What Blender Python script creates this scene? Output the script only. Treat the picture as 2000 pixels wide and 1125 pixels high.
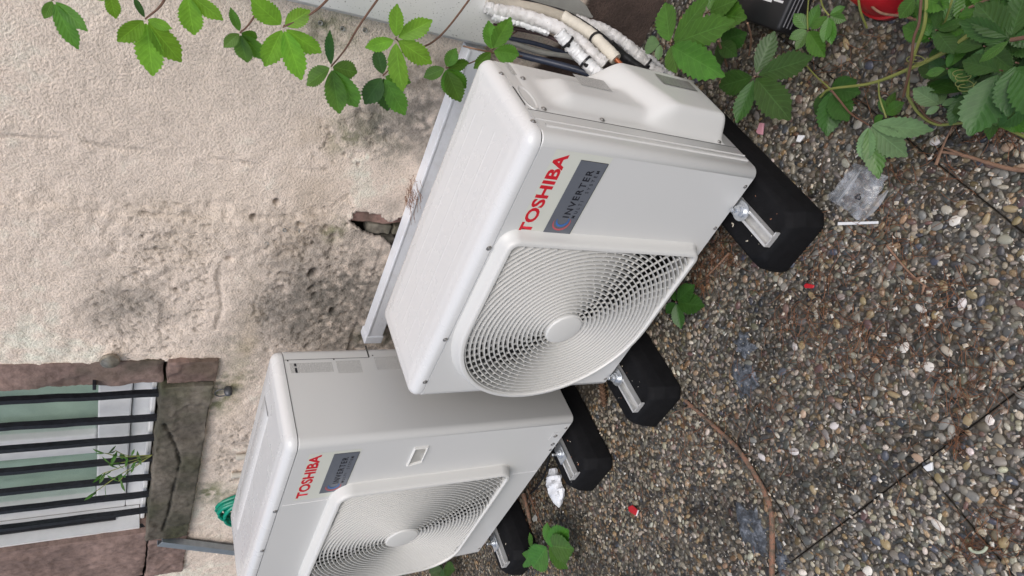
import bpy, bmesh, math, random
import numpy as np
from mathutils import Vector, Matrix
random.seed(7); RNG = np.random.default_rng(11)
S = bpy.context.scene
for o in list(bpy.data.objects): bpy.data.objects.remove(o)
COL = S.collection
# ------------------------------------------------------------------ camera
F_PX, YAW, PITCH, ROLL = 1326.4, -0.7693, 0.5378, -0.0265
CAM = np.array([0.9338, -1.1112, 1.2962])
def cam_axes():
    cy, sy, cp, sp = math.cos(YAW), math.sin(YAW), math.cos(PITCH), math.sin(PITCH)
    f = np.array([sy*cp, cy*cp, -sp]); r = np.array([cy, -sy, 0.]); d = np.cross(f, r)
    cr, sr = math.cos(ROLL), math.sin(ROLL)
    return cr*r+sr*d, -sr*r+cr*d, f
RIGHT, DOWN, FWD = cam_axes()
cam = bpy.data.cameras.new('camera'); camo = bpy.data.objects.new('camera', cam); COL.objects.link(camo)
cam.sensor_width = 36; cam.sensor_fit = 'HORIZONTAL'; cam.lens = 36*F_PX/2000; cam.clip_end = 300; cam.clip_start = .02
X, Y, Z = DOWN, RIGHT, -FWD       # the phone was held upright and the picture is stored on its side
camo.matrix_world = Matrix(((X[0], Y[0], Z[0], CAM[0]), (X[1], Y[1], Z[1], CAM[1]), (X[2], Y[2], Z[2], CAM[2]), (0, 0, 0, 1)))
S.camera = camo
# ------------------------------------------------------------------ light: bright overcast
SUN_EL, SUN_AZ = math.radians(51), math.radians(143)
w = bpy.data.worlds.new('World'); S.world = w; w.use_nodes = True
nt = w.node_tree; sky = nt.nodes.new('ShaderNodeTexSky'); sky.sky_type = 'NISHITA'; sky.sun_disc = False
sky.sun_elevation = SUN_EL; sky.sun_rotation = SUN_AZ; sky.dust_density = 3.0; sky.air_density = 1.0; sky.ozone_density = 1.0
nt.links.new(sky.outputs[0], nt.nodes['Background'].inputs[0]); nt.nodes['Background'].inputs[1].default_value = 0.105
sun = bpy.data.lights.new('sun', 'SUN'); suno = bpy.data.objects.new('sun', sun); COL.objects.link(suno)
sun.energy = 1.2; sun.angle = math.radians(42); sun.color = (1, .985, .97)
sd = Vector((math.sin(SUN_AZ)*math.cos(SUN_EL), math.cos(SUN_AZ)*math.cos(SUN_EL), math.sin(SUN_EL)))
suno.rotation_euler = sd.to_track_quat('Z', 'Y').to_euler()
S.view_settings.view_transform = 'Standard'; S.view_settings.look = 'None'
S.view_settings.exposure = 0.43; S.view_settings.gamma = 1; S.view_settings.use_curve_mapping = False
S.render.engine = 'CYCLES'
# ------------------------------------------------------------------ measuring helpers (photo pixel -> point on a real plane)
GZ = -0.12                       # top of the paving
PSI = .02
WD = np.array([math.cos(PSI), math.sin(PSI), 0]); WN = np.array([math.sin(PSI), -math.cos(PSI), 0]); P0 = np.array([0, .58, 0])
def ray(px, py): return RIGHT*(562.5-py)/F_PX + DOWN*(px-1000)/F_PX + FWD
def PL(px, py, n, c): d = ray(px, py); return CAM + d*(c-n@CAM)/(n@d)
def PZ(px, py, z=GZ): return PL(px, py, np.array([0, 0, 1.]), z)
def PY(px, py, y): return PL(px, py, np.array([0, 1., 0]), y)
def WL(px, py, o=0):
    p = PL(px, py, WN, WN@P0+o); return ((p-P0)@WD, p[2])
def WP(s, z, o=0): return P0 + WD*s + WN*o + np.array([0, 0, z])
# ------------------------------------------------------------------ noise (numpy)
_perm = RNG.random((256, 256))
def vnoise(x, y):
    xi = np.floor(x).astype(int); yi = np.floor(y).astype(int); fx = x-xi; fy = y-yi
    fx = fx*fx*(3-2*fx); fy = fy*fy*(3-2*fy)
    a = _perm[xi & 255, yi & 255]; b = _perm[(xi+1) & 255, yi & 255]; c = _perm[xi & 255, (yi+1) & 255]; d = _perm[(xi+1) & 255, (yi+1) & 255]
    return (a*(1-fx)+b*fx)*(1-fy)+(c*(1-fx)+d*fx)*fy - .5
def fbm(x, y, o=4):
    r = 0; a = 1.
    for i in range(o): r = r+a*vnoise(x*2**i+17*i, y*2**i+31*i); a *= .5
    return r
# ------------------------------------------------------------------ object helpers
def link(name, me, mat=None, parent=None, smooth=False, loc=None):
    o = bpy.data.objects.new(name, me); COL.objects.link(o)
    if parent is not None: o.parent = parent
    if mat is not None and me is not None and not me.materials: me.materials.append(mat)
    if smooth and me is not None: me.polygons.foreach_set('use_smooth', [True]*len(me.polygons))
    if loc is not None: o.location = loc
    return o
def tag(o, label=None, cat=None, group=None, kind=None):
    if label: o['label'] = label
    if cat: o['category'] = cat
    if group: o['group'] = group
    if kind: o['kind'] = kind
    return o
def thing(name, label, cat, loc=(0, 0, 0), group=None):
    o = bpy.data.objects.new(name, None); COL.objects.link(o); o.location = loc; o.empty_display_size = .05
    return tag(o, label, cat, group)
class MB:
    def __init__(s): s.v = []; s.f = []
    def add(s, vs, fs):
        b = len(s.v); s.v += [tuple(map(float, p)) for p in vs]; s.f += [tuple(b+i for i in f) for f in fs]; return s
    def quadstrip(s, loops, closed=True, cap0=False, cap1=False):
        n = len(loops[0]); vs = [p for L in loops for p in L]; fs = []
        m = n if closed else n-1
        for k in range(len(loops)-1):
            for i in range(m):
                j = (i+1) % n; fs.append((k*n+i, k*n+j, (k+1)*n+j, (k+1)*n+i))
        if cap0: fs.append(tuple(range(n))[::-1])
        if cap1: fs.append(tuple((len(loops)-1)*n+i for i in range(n)))
        return s.add(vs, fs)
    def tube(s, pts, r, n=8, caps=True, flat=1.0):
        pts = [np.array(p, float) for p in pts]; N = len(pts)
        rr = r if hasattr(r, '__len__') else [r]*N
        loops = []; up = np.array([.13, .27, .95])
        for i, p in enumerate(pts):
            t = pts[min(i+1, N-1)]-pts[max(i-1, 0)]; t = t/(np.linalg.norm(t)+1e-12)
            if abs(t@up) > .95: up = np.array([.9, .3, .1])
            a = np.cross(t, up); a /= np.linalg.norm(a); b = np.cross(t, a)
            loops.append([p+rr[i]*(math.cos(q)*a+math.sin(q)*b*flat) for q in np.linspace(0, 2*math.pi, n, endpoint=False)])
        return s.quadstrip(loops, True, caps, caps)
    def box(s, lo, hi):
        x0, y0, z0 = lo; x1, y1, z1 = hi
        return s.add([(x0, y0, z0), (x1, y0, z0), (x1, y1, z0), (x0, y1, z0), (x0, y0, z1), (x1, y0, z1), (x1, y1, z1), (x0, y1, z1)],
                     [(0, 3, 2, 1), (4, 5, 6, 7), (0, 1, 5, 4), (1, 2, 6, 5), (2, 3, 7, 6), (3, 0, 4, 7)])
    def lathe(s, prof, n=24, axis='z', c=(0, 0, 0)):
        loops = []
        for r, h in prof:
            L = []
            for q in np.linspace(0, 2*math.pi, n, endpoint=False):
                a, b = r*math.cos(q), r*math.sin(q)
                L.append({'z': (c[0]+a, c[1]+b, c[2]+h), 'y': (c[0]+a, c[1]-h, c[2]+b), 'x': (c[0]+h, c[1]+a, c[2]+b)}[axis])
            loops.append(L)
        return s.quadstrip(loops, True, True, True)
    def mesh(s, name='m'):
        me = bpy.data.meshes.new(name); me.from_pydata(s.v, [], s.f); me.update(); return me
    def build(s, name, mat, parent=None, smooth=False, bevel=0, seg=2, loc=None):
        me = s.mesh(name)
        bm = bmesh.new(); bm.from_mesh(me); bmesh.ops.recalc_face_normals(bm, faces=bm.faces)
        if bevel: bmesh.ops.bevel(bm, geom=list(bm.edges), offset=bevel, segments=seg, affect='EDGES', profile=.5)
        bm.to_mesh(me); bm.free()
        o = link(name, me, mat, parent, smooth, loc)
        if smooth:
            try: me.set_sharp_from_angle(angle=math.radians(38))
            except Exception: pass
        return o
def npmesh(name, V, Fq, mat=None, parent=None, smooth=True, color=None):
    me = bpy.data.meshes.new(name); V = np.asarray(V, np.float32); Fq = np.asarray(Fq, np.int32); k = Fq.shape[1]
    me.vertices.add(len(V)); me.vertices.foreach_set('co', V.ravel())
    me.loops.add(Fq.size); me.loops.foreach_set('vertex_index', Fq.ravel())
    me.polygons.add(len(Fq)); me.polygons.foreach_set('loop_start', np.arange(0, Fq.size, k, dtype=np.int32))
    me.polygons.foreach_set('use_smooth', np.full(len(Fq), smooth))
    if color is not None:
        a = me.color_attributes.new('tint', 'FLOAT_COLOR', 'POINT'); c = np.ones((len(V), 4), np.float32); c[:, :3] = color
        a.data.foreach_set('color', c.ravel())
    me.update(calc_edges=True); me.validate()
    return link(name, me, mat, parent)
# ------------------------------------------------------------------ materials
class NT:
    def __init__(s, name):
        s.m = bpy.data.materials.new(name); s.m.use_nodes = True; s.t = s.m.node_tree; s.b = s.t.nodes['Principled BSDF']
        s.out = s.t.nodes['Material Output']
    def n(s, kind, **kw):
        x = s.t.nodes.new('ShaderNode'+kind)
        for k, v in kw.items():
            if k in x.inputs.keys() if isinstance(k, str) else False: x.inputs[k].default_value = v
            else: setattr(x, k, v)
        return x
    def l(s, a, b): s.t.links.new(a, b)
    def noise(s, scale, detail=4, rough=.5, vec=None):
        x = s.n('TexNoise'); x.inputs['Scale'].default_value = scale; x.inputs['Detail'].default_value = detail; x.inputs['Roughness'].default_value = rough
        s.l(vec if vec is not None else s.pos(), x.inputs['Vector']); return x.outputs[0]
    def pos(s, obj=True):
        if not hasattr(s, '_tc'): s._tc = s.n('TexCoord')
        return s._tc.outputs['Object']
    def ramp(s, fac, stops):
        r = s.n('ValToRGB'); s.l(fac, r.inputs[0]); e = r.color_ramp.elements
        while len(e) < len(stops): e.new(.5)
        for i, (p, c) in enumerate(stops): e[i].position = p; e[i].color = (*c, 1) if len(c) == 3 else c
        return r.outputs[0]
    def mix(s, fac, a, b, mode='MIX'):
        x = s.n('Mix', data_type='RGBA', blend_type=mode)
        for v, i in ((fac, 0), (a, 6), (b, 7)):
            if isinstance(v, (int, float)): x.inputs[i].default_value = v
            elif isinstance(v, tuple): x.inputs[i].default_value = (*v, 1)
            else: s.l(v, x.inputs[i])
        return x.outputs[2]
    def math(s, op, a, b=0.0):
        x = s.n('Math', operation=op)
        for i, v in enumerate((a, b)):
            if isinstance(v, (int, float)): x.inputs[i].default_value = v
            else: s.l(v, x.inputs[i])
        return x.outputs[0]
    def bump(s, h, strength=.5, dist=.002):
        b = s.n('Bump'); b.inputs['Strength'].default_value = strength; b.inputs['Distance'].default_value = dist
        s.l(h, b.inputs['Height']); s.l(b.outputs[0], s.b.inputs['Normal'])
    def set(s, col=None, rough=None, metal=None, **kw):
        if col is not None:
            if isinstance(col, tuple): s.b.inputs['Base Color'].default_value = (*col, 1)
            else: s.l(col, s.b.inputs['Base Color'])
        if rough is not None:
            if isinstance(rough, (int, float)): s.b.inputs['Roughness'].default_value = rough
            else: s.l(rough, s.b.inputs['Roughness'])
        if metal is not None: s.b.inputs['Metallic'].default_value = metal
        for k, v in kw.items(): s.b.inputs[k].default_value = v
        return s.m
def simple(name, col, rough=.5, metal=0, var=.12, scale=30, bump=0, bscale=200, **kw):
    t = NT(name); n = t.noise(scale, 5, .6)
    c = t.ramp(n, [(.25, tuple(x*(1-var) for x in col)), (.75, tuple(min(1, x*(1+var)) for x in col))])
    if bump: t.bump(t.noise(bscale, 4, .6), .6, bump)
    return t.set(c, rough, metal, **kw)
def mat_paint(name, col, rough=.34):
    t = NT(name)
    c = t.mix(t.ramp(t.noise(3.5, 6, .6), [(.4, (0, 0, 0)), (.8, (.3, .3, .3))]), col, tuple(x*.93 for x in col))
    sp = t.ramp(t.noise(160, 2, .5), [(.77, (0, 0, 0)), (.82, (.4, .4, .4))])
    c = t.mix(sp, c, tuple(x*.55 for x in col))
    r = t.ramp(t.noise(8, 5, .6), [(.3, (rough-.02,)*3), (.7, (rough+.05,)*3)])
    return t.set(c, r)
M = {}
M['paint'] = mat_paint('cabinet_paint', (.645, .645, .632))
M['lid'] = mat_paint('lid_paint', (.70, .70, .695), .26)
M['plastic'] = mat_paint('grille_plastic', (.68, .675, .65), .4)
M['dark_inside'] = simple('dark_inside', (.012, .012, .012), .7)
M['fan'] = simple('fan_plastic', (.035, .035, .035), .5)
M['fins'] = simple('coil_fins', (.22, .22, .22), .5, .4)
M['seam'] = simple('seam_shadow_gap', (.05, .05, .048), .8)
M['screw'] = simple('screw_steel', (.42, .41, .40), .35, .9)
M['zinc'] = simple('zinc_plated', (.62, .64, .66), .3, .85, .15, 60)
M['alu'] = simple('aluminium_channel', (.62, .62, .61), .42, .35, .18, 25)
M['rubber'] = simple('black_rubber', (.0065, .0065, .0075), .75, 0, .35, 40, .0008, 400, **{'Specular IOR Level': .18})
M['red'] = simple('badge_red', (.62, .015, .03), .4, 0, .05)
M['badge'] = simple('badge_grey', (.16, .175, .205), .35, .2, .06, 12)
M['badge_ink'] = simple('badge_ink', (.012, .013, .02), .5)
M['badge_blue'] = simple('badge_blue', (.05, .16, .45), .4)
M['badge_red2'] = simple('badge_rose', (.50, .10, .12), .4)
M['sticker'] = simple('clear_sticker', (.66, .67, .60), .3, 0, .02)
M['copper'] = simple('copper', (.45, .14, .06), .35, .7)
M['black_plastic'] = simple('black_plastic', (.012, .012, .014), .4)
M['cable_blue'] = simple('blue_grey_cable', (.035, .045, .075), .4)
M['cable_grey'] = simple('grey_cable', (.30, .30, .28), .45)
M['cable_red'] = simple('dark_red_cable', (.05, .025, .027), .45)
M['white_pvc'] = simple('white_pvc', (.72, .73, .74), .3, 0, .05)
M['frame_white'] = simple('window_white', (.72, .73, .74), .35, 0, .06)
M['bars'] = simple('black_iron', (.018, .019, .024), .45, .2, .5, 60, .001, 150)
M['green_hose'] = simple('green_hose', (.0, .25, .16), .35)
M['foam'] = simple('cream_foam', (.62, .58, .50), .75, 0, .12, 25, .0012, 250)
M['corrugated'] = simple('cream_corrugated', (.56, .52, .45), .55, 0, .1)
M['glossred'] = simple('red_plastic', (.45, .012, .02), .35)
M['pink'] = simple('pink_plastic', (.62, .30, .36), .5)
M['paper'] = simple('white_paper', (.75, .76, .77), .6, 0, .05)
M['tissue'] = simple('white_film', (.74, .76, .80), .45, 0, .06, 40, .002, 120)
M['green_reflection'] = simple('green_reflection', (.42, .49, .44), .7, 0, .28, 5)  # uneven green stands in for reflections in the panes
def mat_tape():
    t = NT('wrapped_tape'); n = t.noise(35, 5, .6)
    c = t.ramp(n, [(.3, (.50, .48, .46)), (.55, (.66, .65, .645)), (.8, (.74, .735, .74))])
    c = t.mix(t.ramp(t.noise(220, 3, .6), [(.62, (0, 0, 0)), (.72, (.7, .7, .7))]), c, (.22, .20, .18))
    t.bump(t.noise(90, 4, .6), .5, .003); return t.set(c, .45)
M['tape'] = mat_tape()
def mat_speckled():
    t = NT('speckled_duct'); n = t.noise(260, 2, .5); n2 = t.noise(6, 4)
    c = t.ramp(n2, [(.3, (.60, .60, .585)), (.7, (.70, .70, .69))])
    c = t.mix(t.ramp(n, [(.66, (0, 0, 0)), (.72, (1, 1, 1))]), c, (.16, .15, .14))
    return t.set(c, .4)
M['duct'] = mat_speckled()
def mat_trunk():
    t = NT('trunking_pvc'); n = t.noise(240, 2, .5)
    c = t.mix(t.ramp(n, [(.69, (0, 0, 0)), (.74, (.8, .8, .8))]), (.80, .83, .88), (.35, .33, .31))
    c = t.mix(t.ramp(t.noise(14, 5, .65), [(.5, (0, 0, 0)), (.8, (.45, .45, .45))]), c, (.5, .48, .45))
    return t.set(c, .35)
M['trunk'] = mat_trunk()
def mat_print(name, base, ink, rows, along='Z', across='Y', amount=.42):
    """small illegible print: rows of ink broken into words (flat print)"""
    t = NT(name); tc = t.n('TexCoord'); sp = t.n('SeparateXYZ'); t.l(tc.outputs['UV'], sp.inputs[0])
    v = t.math('FRACT', t.math('MULTIPLY', sp.outputs[1], rows)); on = t.math('LESS_THAN', v, .55)
    cx = t.n('CombineXYZ'); t.l(t.math('MULTIPLY', sp.outputs[0], 55.), cx.inputs[0]); t.l(t.math('FLOOR', t.math('MULTIPLY', sp.outputs[1], rows)), cx.inputs[1])
    n = t.noise(1.0, 2, .6, cx.outputs[0]); w_ = t.math('GREATER_THAN', n, 1-amount-.12)
    c = t.mix(t.math('MULTIPLY', on, w_), base, ink); return t.set(c, .4)
M['print'] = mat_print('small_print', (.645, .64, .615), (.25, .25, .25), 16, amount=.44)
M['print_white'] = mat_print('white_print', (.013, .013, .015), (.6, .6, .6), 7, amount=.6)
def mat_wall():
    t = NT('roughcast_plaster'); a = t.n('Attribute', attribute_name='tint')
    n = t.noise(150, 3, .6); n2 = t.noise(420, 3, .6)
    c = t.mix(1.0, a.outputs['Color'], t.ramp(n, [(.25, (.66, .64, .62)), (.5, (1, 1, 1)), (.8, (1.12, 1.11, 1.1))]), 'MULTIPLY')
    c = t.mix(1.0, c, t.ramp(n2, [(.25, (.8, .8, .8)), (.5, (1, 1, 1))]), 'MULTIPLY')
    h = t.math('ADD', t.math('MULTIPLY', n, 1.0), t.math('MULTIPLY', n2, .45)); t.bump(h, .72, .009)
    return t.set(c, .92)
M['wall'] = mat_wall()
def mat_sandstone():
    t = NT('red_sandstone'); a = t.n('Attribute', attribute_name='tint'); n = t.noise(45, 6, .65)
    c = t.mix(1.0, a.outputs['Color'], t.ramp(n, [(.3, (.6, .58, .56)), (.55, (1, 1, 1)), (.8, (1.3, 1.25, 1.2))]), 'MULTIPLY')
    t.bump(t.noise(160, 5, .65), .7, .003); return t.set(c, .85)
M['stone'] = mat_sandstone()
def mat_attr(name, rough=.5, bump=.0004, scale=350, mod=.35):
    t = NT(name); a = t.n('Attribute', attribute_name='tint'); n = t.noise(scale, 4, .65)
    c = t.mix(1.0, a.outputs['Color'], t.ramp(n, [(.3, (1-mod,)*3), (.7, (1+mod,)*3)]), 'MULTIPLY')
    t.bump(n, .5, bump); return t.set(c, rough)
M['pebble'] = mat_attr('river_pebbles', .28)
M['litter'] = mat_attr('dry_litter', .8, .0002, 500)
def mat_cement():
    t = NT('cement_matrix'); n = t.noise(12, 6, .65); g = t.noise(380, 3, .6); v = t.n('TexVoronoi'); v.inputs['Scale'].default_value = 75; t.l(t.pos(), v.inputs['Vector'])
    c = t.ramp(n, [(.3, (.022, .018, .013)), (.5, (.050, .042, .031)), (.75, (.12, .108, .088))])
    c = t.mix(1.0, c, t.ramp(g, [(.3, (.5, .5, .5)), (.7, (1.6, 1.55, 1.5))]), 'MULTIPLY')
    mask = t.ramp(v.outputs['Distance'], [(.42, (1, 1, 1)), (.52, (0, 0, 0))]); sep = t.n('SeparateColor'); t.l(v.outputs['Color'], sep.inputs[0])
    pc_ = t.ramp(sep.outputs[0], [(.1, (.05, .048, .043)), (.35, (.10, .095, .085)), (.6, (.17, .155, .13)), (.8, (.25, .2, .14)), (.97, (.42, .39, .33))]); c = t.mix(mask, c, pc_)
    t.bump(t.math('ADD', t.math('MULTIPLY', g, .5), t.math('MULTIPLY', v.outputs['Distance'], -1.6)), .7, .004); return t.set(c, .6)
M['cement'] = mat_cement()
M['soil'] = simple('dark_soil', (.030, .024, .017), .9, 0, .5, 30, .006, 80)
def mat_leaf(name, col, gloss=.42, trans=.35, vein=1.7):
    t = NT(name); tc = t.n('TexCoord'); sp = t.n('SeparateXYZ'); t.l(tc.outputs['UV'], sp.inputs[0])
    u = t.math('ABSOLUTE', t.math('SUBTRACT', t.math('MULTIPLY', sp.outputs[0], 2.), 1.)); v = sp.outputs[1]
    mid = t.math('LESS_THAN', u, .035)
    lat = t.math('FRACT', t.math('SUBTRACT', t.math('MULTIPLY', v, 8.), t.math('MULTIPLY', u, 2.0)))
    latl = t.math('LESS_THAN', t.math('ABSOLUTE', t.math('SUBTRACT', lat, .5)), .055)
    veins = t.math('MAXIMUM', mid, t.math('MULTIPLY', latl, .7))
    oi = t.n('ObjectInfo'); n = t.noise(45, 4, .6)
    base = t.ramp(n, [(.3, tuple(x*.8 for x in col)), (.7, tuple(x*1.15 for x in col))])
    hsv = t.n('HueSaturation'); t.l(base, hsv.inputs['Color'])
    t.l(t.math('ADD', t.math('MULTIPLY', oi.outputs['Random'], .45), .78), hsv.inputs['Value'])
    t.l(t.math('ADD', t.math('MULTIPLY', oi.outputs['Random'], .022), .487), hsv.inputs['Hue'])
    c = t.mix(t.math('MULTIPLY', veins, .42), hsv.outputs[0], tuple(min(1, x*vein+.02) for x in col))
    h = t.math('ADD', t.math('MULTIPLY', t.math('ABSOLUTE', t.math('SUBTRACT', lat, .5)), .9), t.math('MULTIPLY', t.noise(220, 2), .35)); t.bump(h, .35, .002)
    t.set(c, gloss)
    tr = t.n('BsdfTranslucent'); t.l(t.mix(1.0, c, (1.0, 1.15, .5), 'MULTIPLY'), tr.inputs[0])
    mx = t.n('MixShader'); mx.inputs[0].default_value = trans; t.l(t.b.outputs[0], mx.inputs[1]); t.l(tr.outputs[0], mx.inputs[2]); t.l(mx.outputs[0], t.out.inputs[0])
    return t.m
M['leaf_light'] = mat_leaf('leaf_light_green', (.20, .42, .045), .5, .48)
M['leaf_mid'] = mat_leaf('leaf_mid_green', (.105, .245, .035), .42, .36)
M['leaf_dark'] = mat_leaf('leaf_dark_green', (.036, .100, .016), .45, .25, 1.6)
M['leaf_ground'] = mat_leaf('leaf_ground_green', (.060, .165, .020), .36, .25)
M['leaf_pale'] = mat_leaf('leaf_pale_underside', (.16, .28, .12), .4, .3, 1.35)
M['stem_red'] = simple('reddish_stem', (.13, .065, .04), .6)
M['stem_green'] = simple('green_stem', (.22, .24, .06), .55)
M['twig'] = simple('brown_twig', (.24, .14, .09), .75, 0, .4, 60, .001, 200)
def mat_bark():
    t = NT('weathered_stick'); n = t.noise(45, 6, .75)
    c = t.ramp(n, [(.32, (.045, .032, .023)), (.47, (.14, .10, .07)), (.56, (.27, .13, .08)), (.62, (.13, .10, .075)), (.75, (.36, .31, .25))]); t.bump(t.noise(120, 5, .7), .8, .003)
    return t.set(c, .8)
M['bark'] = mat_bark()
def mat_film():
    t = NT('clear_film'); t.set((.9, .92, .94), .12); gl = t.n('BsdfGlossy'); gl.inputs['Roughness'].default_value = .12
    tp = t.n('BsdfTransparent'); tp.inputs[0].default_value = (.90, .915, .93, 1); df = t.n('BsdfDiffuse'); df.inputs[0].default_value = (.72, .75, .79, 1)
    m1 = t.n('MixShader'); t.l(t.ramp(t.noise(38, 5, .65), [(.40, (.05,)*3), (.75, (.42,)*3)]), m1.inputs[0]); t.l(tp.outputs[0], m1.inputs[1]); t.l(df.outputs[0], m1.inputs[2])
    fr = t.n('LayerWeight'); fr.inputs[0].default_value = .5
    m2 = t.n('MixShader'); t.l(t.math('ADD', t.math('MULTIPLY', t.math('POWER', fr.outputs['Facing'], 3.), .42), .03), m2.inputs[0]); t.l(m1.outputs[0], m2.inputs[1]); t.l(gl.outputs[0], m2.inputs[2]); t.l(m2.outputs[0], t.out.inputs[0])
    return t.m
M['film'] = mat_film()
def mat_fold():
    t = NT('clear_film_fold'); t.set((.75, .78, .82), .2); tp = t.n('BsdfTransparent'); m = t.n('MixShader'); m.inputs[0].default_value = .38; t.l(tp.outputs[0], m.inputs[1]); t.l(t.b.outputs[0], m.inputs[2]); t.l(m.outputs[0], t.out.inputs[0]); return t.m
M['film_fold'] = mat_fold()
def mat_glass():
    t = NT('window_glass'); tp = t.n('BsdfTransparent'); tp.inputs[0].default_value = (.94, .98, .96, 1); gl = t.n('BsdfGlossy'); gl.inputs['Roughness'].default_value = .03
    fr = t.n('LayerWeight'); fr.inputs[0].default_value = .5; m = t.n('MixShader'); t.l(t.math('ADD', t.math('MULTIPLY', t.math('POWER', fr.outputs['Facing'], 4.), .75), .04), m.inputs[0]); t.l(tp.outputs[0], m.inputs[1]); t.l(gl.outputs[0], m.inputs[2]); t.l(m.outputs[0], t.out.inputs[0])
    return t.m
M['glass'] = mat_glass()
def mat_lichen():
    t = NT('grey_lichen'); n = t.noise(45, 6, .7)
    c = t.ramp(n, [(.38, (.03, .032, .036)), (.52, (.075, .085, .10)), (.66, (.23, .25, .285))]); t.bump(t.noise(120, 5, .7), .8, .004); return t.set(c, .6)
M['lichen'] = mat_lichen()

# ================================================================== GROUND
tag(MB().box((-40, -40, -.32), (40, 40, -.1335)).build('ground', M['soil']), kind='structure')
paving = bpy.data.objects.new('paving', None); COL.objects.link(paving); tag(paving, kind='structure')
J = .0017
SLABS = [(-.193, .617, -.803, .57), (.617, 1.45, -.803, -.374), (-2.62, -.193, -.803, .57), (.617, 1.45, -.374, .57),
         (.169, 1.45, -1.23, -.803), (-2.62, .169, -1.23, -.803), (1.45, 4.0, -1.23, .57), (-6.5, -2.62, -1.23, .57), (-6.5, -1.2, -3.2, -1.23), (-1.2, 4.0, -3.2, -1.23)]
slab_obj = []
for (x0, x1, y0, y1) in SLABS:
    b = MB(); g = J
    y1b = y1-g if y1 < .5 else y1+.04
    b.box((x0+g, y0+g, -.175), (x1-g, y1b, GZ-.006)); slab_obj.append(b.build('paving_slab', M['cement'], paving, bevel=.002, seg=1))
def slab_at(x, y):
    for i, (x0, x1, y0, y1) in enumerate(SLABS):
        if x0 <= x < x1 and y0 <= y < y1+(.05 if y1 > .5 else 0): return i
    return -1
def visible(x, y, mrg=140):
    q = np.array([x, y, GZ])-CAM; zc = q@FWD
    if zc < .2: return False
    px = 1000+F_PX*(q@DOWN)/zc; py = 562.5-F_PX*(q@RIGHT)/zc
    return -mrg < px < 2000+mrg and -mrg < py < 1125+mrg
# icosphere half for pebbles
bm = bmesh.new(); bmesh.ops.create_icosphere(bm, subdivisions=2, radius=1)
bmesh.ops.delete(bm, geom=[v for v in bm.verts if v.co.z < -.34], context='VERTS'); bm.verts.ensure_lookup_table(); bm.verts.index_update()
PV = np.array([v.co[:] for v in bm.verts]); PF = np.array([[v.index for v in f.verts] for f in bm.faces]); bm.free()
bm = bmesh.new(); bmesh.ops.create_icosphere(bm, subdivisions=1, radius=1)
bmesh.ops.delete(bm, geom=[v for v in bm.verts if v.co.z < -.3], context='VERTS'); bm.verts.ensure_lookup_table(); bm.verts.index_update()
QV = np.array([v.co[:] for v in bm.verts]); QF = np.array([[v.index for v in f.verts] for f in bm.faces]); bm.free()
def pebble_shape(V, rng):
    v = V.copy(); e = rng.uniform(.85, 1.05)
    v = np.sign(v)*np.abs(v)**e if len(V) > 60 else v
    for _ in range(3):
        d = rng.normal(size=3); d /= np.linalg.norm(d); v += .13*np.sin(2.2*(V@d)+rng.uniform(0, 6))[:, None]*V
    return v
VAR_HI = [pebble_shape(PV, RNG) for _ in range(24)]; VAR_LO = [pebble_shape(QV, RNG) for _ in range(40)]
PAL_A = [((.055, .055, .053), 10), ((.095, .092, .085), 15), ((.15, .143, .13), 18), ((.21, .195, .17), 16), ((.29, .265, .22), 12), ((.26, .19, .11), 5), ((.17, .11, .065), 4),
         ((.40, .37, .31), 8), ((.55, .53, .49), 2), ((.15, .095, .085), 3), ((.075, .082, .10), 4), ((.36, .27, .18), 4), ((.13, .12, .08), 6)]
PAL_B = [((.050, .047, .043), 11), ((.085, .08, .072), 13), ((.15, .137, .115), 14), ((.24, .22, .18), 14), ((.36, .32, .25), 12), ((.30, .21, .12), 7), ((.18, .115, .06), 6),
         ((.46, .42, .35), 10), ((.60, .57, .52), 3), ((.15, .09, .075), 4), ((.07, .078, .09), 4), ((.42, .31, .2), 5)]
def pick(pal):
    c = random.choices([p[0] for p in pal], [p[1] for p in pal])[0]; k = random.uniform(.75, 1.25); return tuple(x*k*random.uniform(.94, 1.06) for x in c)
cell = .03; grid = {}; pebbles = []
def try_add(x, y, r):
    cx, cy = int(math.floor(x/cell)), int(math.floor(y/cell))
    for i in (-1, 0, 1):
        for j in (-1, 0, 1):
            for (a, b, q) in grid.get((cx+i, cy+j), ()):
                if (a-x)**2+(b-y)**2 < (.76*(r+q))**2: return False
    grid.setdefault((cx, cy), []).append((x, y, r)); return True
DIRT = [(.12, -.45, .16), (.30, -.62, .12), (-.02, -.50, .10), (.40, -.70, .06), (-.35, -.62, .14), (-.55, -.75, .12), (.55, .1, .25), (.75, -.05, .2), (-.1, -.2, .15)]
def fill(n, rmin, rmax, xr, test):
    for _ in range(n):
        x = random.uniform(*xr); y = random.uniform(-1.22, .6)
        if not test(x, y): continue
        if -1.42 < x < .36 and -.06 < y < .2: continue
        si = slab_at(x, y)
        if si < 0: continue
        r = rmin+(rmax-rmin)*random.random()**1.6
        s0 = SLABS[si]; m = min(x-s0[0] if not (si == 0 and y > -.5) else 1, s0[1]-x if not (si == 2 and y > -.5 or si == 0 and y > -.2) else 1, y-s0[2], s0[3]-y if s0[3] < .5 else 1)
        if m < r*.85+J: continue
        if any((x-a)**2+(y-b)**2 < (c*.8)**2 and random.random() < .35 for a, b, c in DIRT): continue
        if not visible(x, y): continue
        if try_add(x, y, r): pebbles.append((x, y, r, si))
isA = lambda x, y: y < -.803 or (x > -.193)
fill(5000, .0082, .0108, (-.65, 1.3), isA); fill(45000, .0056, .0080, (-.65, 1.3), isA); fill(80000, .0036, .0056, (-.65, 1.3), isA)
isB = lambda x, y: not isA(x, y)
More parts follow.
